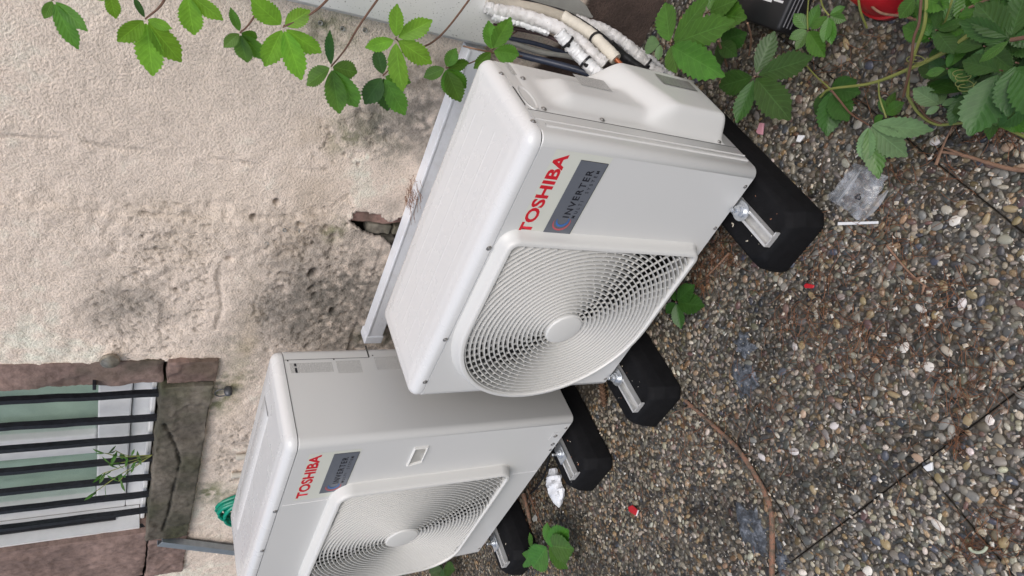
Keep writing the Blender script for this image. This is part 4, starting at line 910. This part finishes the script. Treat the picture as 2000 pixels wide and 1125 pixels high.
compound(v, o_, ('z', -.04), (1619, 30), [(1651, 13, .55), (1653, 40, .6), (1624, 87, .5), (1584, 57, .5), (1608, 83, .45)], 'leaf_ground')
v, o_ = vine('creeper_runner', 'long green creeper runner lying across the pebbles with curled pale leaves', PZ(1900, 68, GZ), GG)
stem(v, o_, [PZ(1910, 55, .06), PZ(1848, 100, .03), PZ(1775, 135, .0), PZ(1700, 163, -.04), PZ(1622, 174, -.07), PZ(1602, 190, -.09)], (.0042, .0024), 'stem_green'); stem(v, o_, [PZ(1622, 174, -.07), PZ(1640, 196, -.08), PZ(1662, 222, -.08), PZ(1696, 244, -.07)], (.0025, .0018), 'stem_red'); stem(v, o_, [PZ(1716, 158, -.03), PZ(1718, 190, -.06), PZ(1731, 230, -.08)], .0018, 'stem_green')
stem(v, o_, [PZ(1620, 172, -.07), PZ(1590, 145, -.10), PZ(1560, 110, -.11)], .0018, 'stem_green')
compound(v, o_, ('z', -.10), (1622, 174), [(1682, 182, .6), (1616, 266, .5), (1592, 224, .55), (1658, 238, .55), (1672, 158, .6)], 'leaf_dark')
compound(v, o_, ('z', -.09), (1727, 224), [(1706, 240, .6), (1720, 190, .5), (1766, 200, .55), (1750, 180, .5)], 'leaf_ground')
compound(v, o_, ('z', -.06), (1696, 244), [(1823, 254, .34), (1716, 349, .38, 'leaf_ground'), (1773, 306, .50), (1690, 318, .5)], 'leaf_pale', tilt=.3)
for c_ in ((1790, 112, .02), (1880, 140, .05), (1885, 160, .04)):
    stem(v, o_, [PZ(c_[0]+22*math.cos(a)*(1-a/26), c_[1]+9*math.sin(a)+a*1.2, c_[2]) for a in np.linspace(0, 11, 14)], .0007, 'stem_green', 5)
v, o_ = vine('creeper_thicket', 'dense dark creeper thicket of big overlapping leaves at the paving edge', PZ(1990, 60, GZ), GG)
for pts, r, mt in [([(1810, -20, .08), (1806, 45, .05), (1790, 95, .02), (1775, 140, .0), (1773, 188, -.04)], .0032, 'stem_green'), ([(1800, -10, .08), (1795, 45, .06), (1785, 75, .05), (1778, 130, .02), (1764, 189, -.03)], .0026, 'stem_red'),
                   ([(1773, 188, -.05), (1795, 222, -.08), (1830, 243, -.09), (1880, 240, -.09), (1935, 240, -.09), (2020, 275, -.09)], .0030, 'stem_green'), ([(1785, 195, -.07), (1810, 228, -.08), (1840, 243, -.09)], .002, 'stem_red'),
                   ([(1690, 0, -.05), (1720, 25, -.05), (1765, 32, -.04), (1810, 42, -.02), (1860, 28, .02), (1940, -5, .06)], .0026, 'twig'), ([(1676, -10, .0), (1680, 20, -.03), (1693, 54, -.08)], .0024, 'stem_green'), ([(1930, 215, -.08), (1965, 235, -.09), (2010, 262, -.09)], .003, 'twig'),
                   ([(1845, 45, .03), (1855, 15, .06), (1862, -10, .08)], .0018, 'stem_green'), ([(2010, 72, .25), (1974, 78, .25)], .003, 'stem_red')]:
    stem(v, o_, [PZ(*p) for p in pts], r, mt)
for k in range(78):
    x_ = random.uniform(1790, 2040); y_ = random.uniform(-40, 215)
    if (x_-1790)*.55+40 < y_*.6 and x_ < 1850: continue
    zz3 = random.uniform(-.10, .06); a0 = random.uniform(0, 6.28); ln = random.uniform(42, 80); nl = random.choice((3, 4, 5))
    compound(v, o_, ('z', zz3), (x_, y_), [(x_+ln*math.cos(a0+2*math.pi*q/5+random.gauss(0, .15)), y_+ln*math.sin(a0+2*math.pi*q/5), random.uniform(.48, .62)) for q in range(nl)], random.choice(('leaf_dark', 'leaf_dark', 'leaf_ground')), tilt=.45)
compound(v, o_, ('z', .02), (1847, 102), [(1833, 37, .55, 'leaf_ground'), (1880, 60, .5)], 'leaf_ground'); compound(v, o_, ('z', .03), (1849, 134), [(1808, 146, .5), (1896, 76, .45), (1860, 100, .4), (1890, 160, .5)], 'leaf_ground')
compound(v, o_, ('z', -.02), (1837, 207), [(1783, 173, .55), (1840, 172, .55), (1808, 223, .5), (1870, 193, .5)], 'leaf_pale'); compound(v, o_, ('z', .06), (1789, -6), [(1756, 36, .7), (1858, 14, .55), (1830, 25, .5)], 'leaf_ground')
compound(v, o_, ('z', .12), (1953, 137), [(1892, 266, .62), (1880, 120, .5)], 'leaf_dark', tilt=.1); compound(v, o_, ('z', .14), (1984, 122), [(1968, 228, .62), (2040, 230, .55)], 'leaf_dark', tilt=.1)
compound(v, o_, ('z', .20), (1974, 77), [(1872, 42, .45), (1905, 5, .6), (2004, -25, .55), (1912, 122, .3, 'leaf_ground'), (2050, 60, .5)], 'leaf_dark', tilt=.2)
v, o_ = vine('creeper_seedling', 'dark creeper seedling under the front edge of the smaller unit grille', PZ(1320, 590, GZ), GG, 'plant')
stem(v, o_, [PZ(1312, 585, GZ), PZ(1320, 590, -.06)], .0018, 'stem_red')
compound(v, o_, ('z', -.06), (1320, 590), [(1377, 598, .6), (1329, 643, .5), (1300, 612, .6), (1358, 556, .55), (1310, 560, .5)], 'leaf_dark', tilt=.15)
v, o_ = vine('creeper_seedling', 'green creeper seedling of seven leaflets beside the far left rubber foot', PZ(1069, 1065, GZ), GG, 'plant')
stem(v, o_, [PZ(1100, 1125, GZ), PZ(1085, 1085, -.08), PZ(1069, 1065, -.04)], .0016, 'stem_red')
compound(v, o_, ('z', -.04), (1069, 1065), [(1069, 1020, .56), (1109, 1036, .58), (1120, 1073, .6), (1109, 1111, .56), (1042, 1108, .6)], 'leaf_ground', tilt=.12)
compound(v, o_, ('z', -.06), (1038, 1072), [(1022, 1109, .4), (1034, 1040, .45), (1052, 1064, .5)], 'leaf_ground')
v, o_ = vine('creeper_seedling', 'half hidden creeper seedling left of the taller unit at the picture edge', PZ(868, 1112, GZ), GG, 'plant')
compound(v, o_, ('z', -.06), (866, 1110), [(838, 1122, .6), (888, 1113, .6), (866, 1135, .6), (850, 1100, .6)], 'leaf_dark')
# weed on the sill
s, z = WL(283, 890, .0); wp = thing('sill_weed', 'thin weed with narrow leaves growing on the window sill behind the bars', 'plant', tuple(WP(s, 1.13, .0)))
off = np.array(wp.location)
for (tx, ty) in [(187, 960), (205, 885), (200, 925), (225, 880), (232, 940), (215, 905)]:
    p1 = PL(tx, ty, WN, WN@P0-.005); pts = smooth_path([off, off+(p1-off)*.5+np.array([0, -.01, .02]), p1], 6); b = MB(); b.tube([q-off for q in pts], .0016, 5); st_ = b.build('stem', M['stem_green'], wp, True)
    for k in range(7):
        i = min(len(pts)-1, 3+k*2); base = pts[i]; d = np.array([random.gauss(0, .6), random.gauss(-.3, .3), random.uniform(-.2, 1)]); d /= np.linalg.norm(d); leaflet(base-off, base+d*random.uniform(.03, .055)-off, (0, -1, .4), .26, 'leaf_ground', st_, .1)

# ================================================================== THINGS ON THE GROUND
def onground(name, label, cat, px, py, dz=0, **k): return thing(name, label, cat, tuple(PZ(px, py, GZ+dz)), **k)
def path_thing(name, label, pts, r, mat, cat, z=None, part='shaft', side=()):
    P = smooth_path([PZ(a, b, GZ+(r[0] if hasattr(r, '__len__') else r)*.8+(c[0] if c else 0)) for a, b, *c in pts], 8); off = P[0]; t = thing(name, label, cat, tuple(off)); b = MB(); rr = np.linspace(r[0], r[1], len(P)) if hasattr(r, '__len__') else [r]*len(P)
    rr = [q*(1+.25*float(fbm(np.array(i*.6), np.array(.3+len(P)), 2))) for i, q in enumerate(rr)]; b.tube([p-off for p in P], rr, 9); b.build(part, mat, t, True)
    for s_ in side:
        Q = smooth_path([PZ(a, c, GZ+.006) for a, c in s_], 5); b = MB(); b.tube([p-off for p in Q], list(np.linspace(.0035, .0012, len(Q))), 6); b.build('side_twig', mat, t, True)
    return t
path_thing('fallen_stick', 'long bent brown stick lying across the paving joint', [(1338, 782), (1390, 828), (1440, 876), (1478, 933), (1499, 975), (1507, 1010), (1508, 1060), (1507, 1150)], (.0054, .0068), M['bark'], 'stick', side=[[(1350, 793), (1330, 800), (1312, 808)], [(1440, 876), (1470, 920), (1520, 1010), (1575, 1075)]][:1])
path_thing('fallen_twig', 'thin straight twig with a frayed end lying on the pebbles', [(1732, 480), (1765, 520), (1790, 545), (1812, 562)], (.0024, .0016), M['twig'], 'twig', side=[[(1790, 545), (1805, 540)], [(1806, 556), (1800, 575)]])
path_thing('vine_twig', 'forked reddish dead vine twig lying below the creeper thicket', [(2030, 334), (1975, 330), (1930, 318), (1880, 303), (1835, 296)], (.0046, .0028), M['twig'], 'twig', side=[[(1880, 303), (1855, 292), (1840, 288)], [(1828, 322), (1842, 285), (1860, 247)]])
path_thing('fallen_twig', 'pale dry stalk lying in the gap beside the tissue', [(1030, 955), (1043, 990), (1060, 1028)], (.002, .0014), M['twig'], 'twig')
path_thing('bark_strip', 'rotten brown bark strip under the taller unit', [(1022, 965), (1030, 995), (1036, 1022)], (.010, .006), M['bark'], 'bark')
path_thing('loose_cable', 'thin black cable end lying under the taller unit', [(1075, 880), (1066, 920), (1050, 950), (1035, 965)], .0035, M['black_plastic'], 'cable')
path_thing('wood_splinter', 'straw coloured wood splinter beside the right foot of the smaller unit', [(1424, 494), (1405, 515), (1380, 540)], (.0035, .002), M['twig'], 'splinter')
# clear bag with recycling mark
bag = onground('clear_plastic_bag', 'crumpled clear plastic bag with a black recycling mark', 'plastic bag', 1680, 378); off = np.array(bag.location)
cn = [PZ(*p, GZ+.006) for p in [(1622, 388), (1676, 318), (1738, 346), (1688, 432)]]; n = 30; V = []
U_, V_ = np.meshgrid(np.linspace(0, 1, n), np.linspace(0, 1, n), indexing='ij')
for layer in (0, 1):
    base = (cn[0]*((1-U_)*(1-V_))[..., None]+cn[1]*(U_*(1-V_))[..., None]+cn[2]*(U_*V_)[..., None]+cn[3]*((1-U_)*V_)[..., None])
    h_ = .004+layer*.010*np.minimum(1, 8*U_*(1-U_))*np.minimum(1, 8*V_*(1-V_))+.020*np.abs(fbm(U_*3.3+layer*9, V_*3.3, 3))+.0025*np.abs(fbm(U_*11, V_*11+layer*5, 2)); base = base.copy(); base[..., 2] += h_
    wob = .006*fbm(U_*4+layer, V_*4+3, 2); base[..., 0] += wob; base[..., 1] -= wob
    V.append(base.reshape(-1, 3)-off)
idg = np.arange(n*n).reshape(n, n); fq = np.stack([idg[:-1, :-1], idg[1:, :-1], idg[1:, 1:], idg[:-1, 1:]], -1).reshape(-1, 4)
npmesh('bag_film', np.concatenate(V), np.concatenate([fq, fq+n*n]), M['film'], bag, True)
for fa, fb, wd in (((1634, 394), (1681, 331), 7), ((1686, 428), (1734, 372), 9), ((1630, 396), (1652, 430), 6)):
    rows = []
    for k in range(9):
        t_ = k/8; px_, py_ = fa[0]+(fb[0]-fa[0])*t_, fa[1]+(fb[1]-fa[1])*t_; wv = wd*math.sin(math.pi*(.12+.8*t_)); rows.append([PZ(px_-.6*wv, py_-.6*wv, GZ+.020)-off, PZ(px_, py_, GZ+.031+.004*math.sin(5*t_))-off, PZ(px_+.6*wv, py_+.6*wv, GZ+.022)-off])
    b = MB(); b.quadstrip(rows, False); b.build('bag_fold', M['film_fold'], bag, True)
cx = PZ(1676, 385, GZ+.034)-off; b = MB(); ex = PZ(1686, 388, GZ+.034)-off-cx; ey = PZ(1679, 376, GZ+.034)-off-cx
tri = [cx+ex*math.cos(a)*.8+ey*math.sin(a)*.8 for a in (math.pi/2, math.pi*7/6, math.pi*11/6)]
for k in range(3):
    p, q2 = tri[k], tri[(k+1) % 3]; d = q2-p; nrm_ = np.array([-d[1], d[0], 0]); nrm_ /= np.linalg.norm(nrm_); a_, e_ = p+d*.16, p+d*.70; wv = nrm_*.0011
    b.add([a_-wv, a_+wv, e_+wv, e_-wv], [(0, 1, 2, 3)]); b.add([e_-wv*2.2, e_+wv*2.2, p+d*.92], [(0, 1, 2)])
b.build('recycling_mark', M['badge_ink'], bag)
def chip(name, label, cat, quad, mat, h=.006, h2=.0, edge=None):
    P = [PZ(*p, GZ+.004) for p in quad]; off = sum(P)/len(P); t = thing(name, label, cat, tuple(off)); b = MB(); P = [p-off for p in P]
    for i, p in enumerate(P): p[2] += h2*(i % 2)
    b.quadstrip([[p for p in P], [p+np.array([0, 0, h]) for p in P]], True, True, True); b.build('chip', mat, t, bevel=min(.0012, h*.3), seg=1)
    if edge: bb = MB(); e0, e1 = P[edge], P[(edge+1) % len(P)]; d = (e0+e1)/2; d = d/np.linalg.norm(d)*.003; bb.quadstrip([[e0*.98, e1*.98, e1+d, e0+d], [e0*.98+[0, 0, h*.6], e1*.98+[0, 0, h*.6], e1+d+[0, 0, h*.6], e0+d+[0, 0, h*.6]]], True, True, True); bb.build('torn_edge', M['paper'], t)
    return t
chip('paper_strip', 'narrow white strip lying beside the clear plastic bag', 'strip', [(1637, 434), (1716, 432), (1716, 437), (1637, 440)], M['paper'], .002)
chip('pink_fragment', 'curved pink plastic fragment near the five-leaf creeper rosette', 'fragment', [(1482, 262), (1479, 258), (1486, 240), (1494, 241), (1491, 264)], M['pink'], .006)
chip('white_shard', 'small white ceramic shard on the pebbles behind the right foot', 'shard', [(1557, 277), (1561, 264), (1574, 265), (1564, 278)], M['paper'], .006)
chip('white_shard', 'white ceramic shard lying at the paving joint crossing', 'shard', [(1806, 911), (1823, 902), (1824, 918), (1814, 920)], M['paper'], .008)
chip('red_fragment', 'torn red plastic piece with a white edge lying out on the paving', 'fragment', [(1228, 990), (1236, 986), (1247, 996), (1243, 1007), (1230, 999)], M['glossred'], .004, edge=2)
chip('red_fragment', 'small glossy red scrap beside the end of the right foot', 'fragment', [(1571, 558), (1576, 553), (1592, 557), (1590, 563), (1574, 563)], M['glossred'], .004)
chip('grey_disc', 'notched pale grey disc beside the creeper seedling', 'disc', [(1040, 1013), (1046, 1004), (1050, 1010), (1049, 1017), (1043, 1019)], M['cable_grey'], .003)
t = onground('ring_fragment', 'broken pale ring lying in needles at the lower paving', 'fragment', 1910, 1076); b = MB(); off = np.array(t.location)
b.tube([PZ(1910+17*math.cos(a), 1066+13*math.sin(a), GZ+.010)-off for a in np.linspace(.1, 2.9, 14)], .0028, 7); b.build('ring_arc', simple('pale_ring', (.42, .46, .34), .5), t, True)
# tissue / film bundle
ti = onground('tissue_bundle', 'crumpled white film bundle lying between the two feet of the taller unit', 'tissue', 1093, 952); off = np.array(ti.location)
axis = PZ(1098, 985, GZ)-PZ(1088, 918, GZ); L = np.linalg.norm(axis); axis /= L; sd2 = np.array([-axis[1], axis[0], 0]); loops = []
for i in range(22):
    t_ = i/21; w_ = .036*(math.sin(math.pi*min(1, t_*.9+.12))**.6)*(.75 if t_ < .15 else 1); L_ = []
    for k in range(20):
        a = 2*math.pi*k/20; rr_ = w_*(1+.5*float(fbm(np.array(3*math.cos(a)+t_*9), np.array(3*math.sin(a)+t_*4), 4))); L_.append(axis*(t_-.5)*L*1.15+sd2*rr_*math.cos(a)+np.array([0, 0, .016+max(-.014, .75*rr_*math.sin(a))]))
    loops.append(L_)
MB().quadstrip(loops, True, True, True).build('film_body', M['tissue'], ti, True)
# pine cone
pc = onground('pine_cone', 'small brown pine cone lying between the feet of the two units', 'pine cone', 1184, 770); off = np.array(pc.location); ax = PZ(1188, 800, GZ)-PZ(1181, 745, GZ); L = np.linalg.norm(ax); ax /= L; sx_ = np.array([-ax[1], ax[0], 0])
cm = simple('cone_scale', (.15, .085, .05), .8, 0, .4, 60); b = MB(); b.tube([ax*(t_-.5)*L*.9+np.array([0, 0, .014]) for t_ in np.linspace(0, 1, 8)], [.004, .009, .010, .0105, .010, .009, .007, .003], 10); b.build('cone_core', cm, pc, True)
sc = MB(); sc.add([(-.3, 0, 0), (.3, 0, 0), (.55, .55, .18), (.3, .9, .30), (0, 1.05, .36), (-.3, .9, .30), (-.55, .55, .18)], [(0, 1, 2, 6), (6, 2, 3, 5), (5, 3, 4)]); sme = sc.mesh('cone_scale'); sme.materials.append(cm)
for i in range(60):
    t_ = i/60; a = i*2.39996; rad = .0085*math.sin(math.pi*(.12+.8*t_))**.7; radial = sx_*math.cos(a)+np.array([0, 0, 1])*math.sin(a)
    if math.sin(a) < -.75: continue
    p = ax*(t_-.5)*L*.9+np.array([0, 0, .014])+radial*rad; yv = radial*.75-ax*.66; yv /= np.linalg.norm(yv); xv = np.cross(yv, radial); xv /= np.linalg.norm(xv); zv = np.cross(xv, yv)
    o = bpy.data.objects.new('cone_scale', sme); COL.objects.link(o); o.parent = pc; s_ = .0105; o.matrix_local = Matrix([[xv[0]*s_, yv[0]*s_, zv[0]*s_, p[0]], [xv[1]*s_, yv[1]*s_, zv[1]*s_, p[1]], [xv[2]*s_, yv[2]*s_, zv[2]*s_, p[2]], [0, 0, 0, 1]])
# lichen patches (crusts with their own thin relief)
def patch(label, outline_, seed):
    P = [PZ(*p, GZ) for p in outline_]; c = sum(P)/len(P); t = None; V = [np.zeros(3)+[0, 0, -.001]]; nA = 96; Fs = []
    A = np.array([[p[0]-c[0], p[1]-c[1]] for p in P]); ang = np.arctan2(A[:, 1], A[:, 0]); rad = np.hypot(A[:, 0], A[:, 1]); o = np.argsort(ang); ang = ang[o]; rad = rad[o]
    nR = 20
    for k in range(1, nR+1):
        for i in range(nA):
            a = -math.pi+2*math.pi*i/nA; r_ = np.interp(a, ang, rad, period=2*math.pi)*(1+.75*float(fbm(np.array(2.5*math.cos(a)+seed), np.array(2.5*math.sin(a)), 3)))*k/nR; x_, y_ = r_*math.cos(a), r_*math.sin(a)
            V.append(np.array([x_, y_, (-.0012 if k < nR*.7 else -.0012-.0022*(k-nR*.7))+.008*float(fbm(np.array(x_*55+seed), np.array(y_*55), 4))]))
    for i in range(nA): Fs.append((0, 1+i, 1+(i+1) % nA, 1+(i+1) % nA))
    Fs = [(0, 1+i, 1+(i+1) % nA) for i in range(nA)]
    for k in range(nR-1):
        for i in range(nA): a, b_, c_, d_ = 1+k*nA+i, 1+k*nA+(i+1) % nA, 1+(k+1)*nA+(i+1) % nA, 1+(k+1)*nA+i; Fs += [(a, d_, c_), (a, c_, b_)]
    ob = npmesh('lichen_patch', V, Fs, M['lichen'], None, True); ob.location = tuple(c); tag(ob, label, 'lichen', 'grey crusts on the paving')
patch('blue grey crust patch on the pebbles nearest the left foot of the smaller unit', [(1425, 665), (1465, 660), (1480, 680), (1460, 695), (1430, 692)], 3)
patch('larger blue grey crust patch in the middle of the paving', [(1430, 715), (1455, 705), (1472, 730), (1478, 765), (1455, 785), (1435, 770)], 9)
patch('dark crust patch left of the bent end of the stick', [(1430, 985), (1480, 1000), (1500, 1040), (1500, 1100), (1465, 1070), (1440, 1040)], 14)
patch('grey crust patch right of the bent end of the stick', [(1513, 1050), (1535, 1070), (1540, 1100), (1520, 1125), (1513, 1090)], 21)
# black case lying flat, red pot
ZC = GZ+.075; A0 = PZ(1518, 62, ZC); A1 = PZ(1546, 0, ZC); A2 = PZ(1458, 42, ZC); e1 = A1-A0; e1 /= np.linalg.norm(e1); e2 = A2-A0; e2 -= e1*(e1@e2); e2 /= np.linalg.norm(e2)
case = thing('black_case', 'black plastic case with white print lying at the edge of the creeper', 'case', (A0[0], A0[1], GZ+.004)); case.matrix_world = Matrix([[e1[0], e2[0], 0, A0[0]], [e1[1], e2[1], 0, A0[1]], [0, 0, 1, GZ+.004], [0, 0, 0, 1]])
hC = ZC-GZ-.004; b = MB(); b.box((0, 0, 0), (.26, .17, hC)); b.build('case_shell', M['black_plastic'], case, True, bevel=.010, seg=3)
for k in range(3): b = MB(); b.box((.012, -.0025-.0*k, hC-.014-k*.012), (.25, .002, hC-.010-k*.012)); b.build('case_rib', simple('case_edge', (.06, .062, .07), .3), case, bevel=.001, seg=1)
quad_part('printed_notes', [(.055, .145, hC+.0006), (.055, .055, hC+.0006), (.125, .055, hC+.0006), (.125, .145, hC+.0006)], M['print_white'], case)
quad_part('printed_notes', [(.060, .050, hC+.0006), (.060, .020, hC+.0006), (.125, .020, hC+.0006), (.125, .050, hC+.0006)], M['print_white'], case)
quad_part('printed_bar', [(.085, .135, hC+.001), (.085, .085, hC+.001), (.096, .085, hC+.001), (.096, .135, hC+.001)], M['paper'], case)
rp = PZ(1752, -38, GZ); t = thing('red_pot', 'upturned red plastic pot half hidden at the picture edge behind the vine stems', 'pot', tuple(rp)); b = MB(); b.lathe([(.080, .0), (.082, .003), (.082, .016), (.077, .018), (.064, .105), (.058, .112), (.002, .113)], 40); b.build('pot_shell', M['glossred'], t, True)
# green hose hung on the wall, strut, fittings
ho = wthing('garden_hose', 'coiled green garden hose on the wall behind the taller unit', 'hose'); b = MB(); s, z = WL(432, 1000, .06); pts = []
for a in np.linspace(0, 2*math.pi*6, 150): pts.append((s+.085*math.cos(a)*(1+.08*math.sin(a*.37))+.012*math.sin(a*.9), -.05-.03*math.sin(a*.23)-.010*math.cos(a*1.3), z-.115+(.115+.018*math.sin(a*.31))*math.sin(a)))
b.tube(pts, .0085, 9); b.build('hose_coil', M['green_hose'], ho, True)
st = wthing('metal_strut', 'grey galvanised strut sticking up behind the taller unit', 'strut'); s0, z0_ = WL(312, 1063, .05); s1_, z1_ = WL(460, 1081, .05); d = np.array([s1_-s0, 0, z1_-z0_]); L = np.linalg.norm(d); d /= L; e = np.array([-d[2], 0, d[0]])
b = MB(); o0 = np.array([s0, -.05, z0_]); pr = [(-.018, 0), (.018, 0), (.018, .03), (.015, .03), (.015, .003), (-.015, .003), (-.015, .03), (-.018, .03)]
b.quadstrip([[o0+d*l+e*a+np.array([0, c_, 0]) for a, c_ in pr] for l in (0, L+.5)], True, True, True); b.build('strut_profile', simple('galvanised', (.36, .41, .46), .4, .5), st)
for px, py, lb in ((470, 884, 'cream pipe stub on the wall just behind the top of the taller unit'), (461, 920, 'cream pipe stub with a dark end further along behind the taller unit')):
    s, z = WL(px, py); t = wthing('pipe_stub', lb, 'pipe stub', 'cream pipe stubs on the wall'); b = MB(); b.tube([(s, -.02, z+.02), (s, -.02, z-.06)], .012, 12); b.build('stub_pipe', M['foam'], t, True); b = MB(); b.tube([(s-.004, -.02, z-.02), (s-.004, -.02, z-.032)], .0155, 12); b.build('stub_clip', M['zinc'], t, True)
# ================================================================== LITTER (countless): needles, specks
V = []; Fs = []; Cc = []
def needle(x, y, z0, L, a, col, r=.00055):
    k = random.gauss(0, .9); n = 5; b0 = len(V); tilt = random.uniform(-.05, .12)
    for i in range(n):
        t = (i/(n-1)-.5); an = a+k*t; px_, py_ = x+L*t*math.cos(a)-k*L*.5*t*t*math.sin(a), y+L*t*math.sin(a)+k*L*.5*t*t*math.cos(a); s_, c_ = math.sin(an), math.cos(an)
        for dx, dz in ((-r, 0), (r, 0), (0, r*1.6)): V.append((px_-s_*dx, py_+c_*dx, z0+dz+tilt*L*t)); Cc.append(col)
    for i in range(n-1):
        for q in range(3): p0, p1 = b0+i*3+q, b0+i*3+(q+1) % 3; Fs.append((p0, p1, p1+3, p0+3))
CL = [(1600, 515, 60, 50, 34), (1585, 500, 50, 40, 18), (1740, 420, 70, 80, 35), (1640, 620, 120, 80, 55), (1560, 620, 60, 40, 50), (1840, 590, 60, 60, 50), (1700, 690, 120, 60, 90), (1900, 720, 110, 60, 55), (1890, 760, 70, 50, 30), (1930, 1040, 70, 60, 50), (1905, 1070, 35, 25, 25),
      (1870, 860, 15, 30, 25), (1600, 850, 200, 120, 90), (1350, 850, 60, 50, 60), (1420, 480, 30, 60, 70), (1400, 510, 40, 30, 50), (1680, 380, 30, 30, 40), (1480, 700, 200, 120, 50), (1200, 980, 120, 100, 60), (1650, 150, 80, 80, 50), (1780, 330, 120, 80, 50), (1040, 990, 20, 40, 40), (1720, 560, 160, 120, 90), (1370, 560, 20, 40, 40), (1950, 250, 50, 40, 60)]
for (cx_, cy_, sx2, sy2, n) in CL:
    for _ in range(n):
        p = PZ(random.gauss(cx_, sx2*.6), random.gauss(cy_, sy2*.6)); k = random.uniform(.6, 1.5); needle(p[0], p[1], GZ+random.uniform(.001, .006), random.uniform(.02, .055), random.uniform(0, 6.28), (.19*k, .085*k, .042*k))
for _ in range(70):        # needles caught on the trunking
    q2 = PL(random.gauss(812, 9), random.gauss(385, 18), np.array([0, 0, 1.]), .468); needle(q2[0], min(q2[1], .57), .468+random.uniform(0, .012), random.uniform(.02, .05), random.gauss(1.2, .5), (.22, .10, .05))
tag(npmesh('pine_needles', V, Fs, M['litter'], None, True, np.array(Cc)), kind='stuff'); 
V = []; Fs = []; Cc = []
for _ in range(1500):
    p = PZ(random.uniform(1000, 2000), random.uniform(250, 1125)); 
    if UNITBOX(p[0], p[1]): continue
    L = random.choice((.0015, .002, .002, .003, .005)); a = random.uniform(0, 6.28); w_ = L*random.uniform(.3, .8); z_ = GZ+random.uniform(.0005, .003); b0 = len(V); c_, s_ = math.cos(a), math.sin(a)
    for u, vv, hz_ in ((-1, -1, 0), (1, -1, 0), (1, 1, 0), (-1, 1, 0), (0, 0, L*.5)): V.append((p[0]+u*L*c_-vv*w_*s_, p[1]+u*L*s_+vv*w_*c_, z_+hz_)); Cc.append(random.choice([(.62, .6, .55), (.55, .52, .46), (.5, .42, .3), (.16, .08, .05)]))
    Fs += [(b0, b0+1, b0+4), (b0+1, b0+2, b0+4), (b0+2, b0+3, b0+4), (b0+3, b0, b0+4)]
for fx, fy in ((.297, -.008), (-.338, -.012), (-.738, .012), (-1.345, .008)):
    for _ in range(15):
        px_, py_ = fx+random.uniform(-.055, .055), fy-random.uniform(.13, .27); L = random.choice((.0012, .0016, .0022, .0035)); a = random.uniform(0, 6.28); w_ = L*random.uniform(.25, .7); b0 = len(V); c_, s_ = math.cos(a), math.sin(a); cc = random.choice([(.5, .45, .36), (.3, .14, .08), (.55, .52, .48)])
        if abs(px_-fx) < .018: continue
        for u, vv, hz_ in ((-1, -1, 0), (1, -1, 0), (1, 1, 0), (-1, 1, 0), (0, 0, L*.5)): V.append((px_+u*L*c_-vv*w_*s_, py_+u*L*s_+vv*w_*c_, GZ+.0943+hz_)); Cc.append(cc)
        Fs += [(b0, b0+1, b0+4), (b0+1, b0+2, b0+4), (b0+2, b0+3, b0+4), (b0+3, b0, b0+4)]
tag(npmesh('white_specks', V, Fs, M['litter'], None, False, np.array(Cc)), kind='stuff')
# crumbs lying on the rubber feet and dead flower by the pipes
V = []; Fs = []
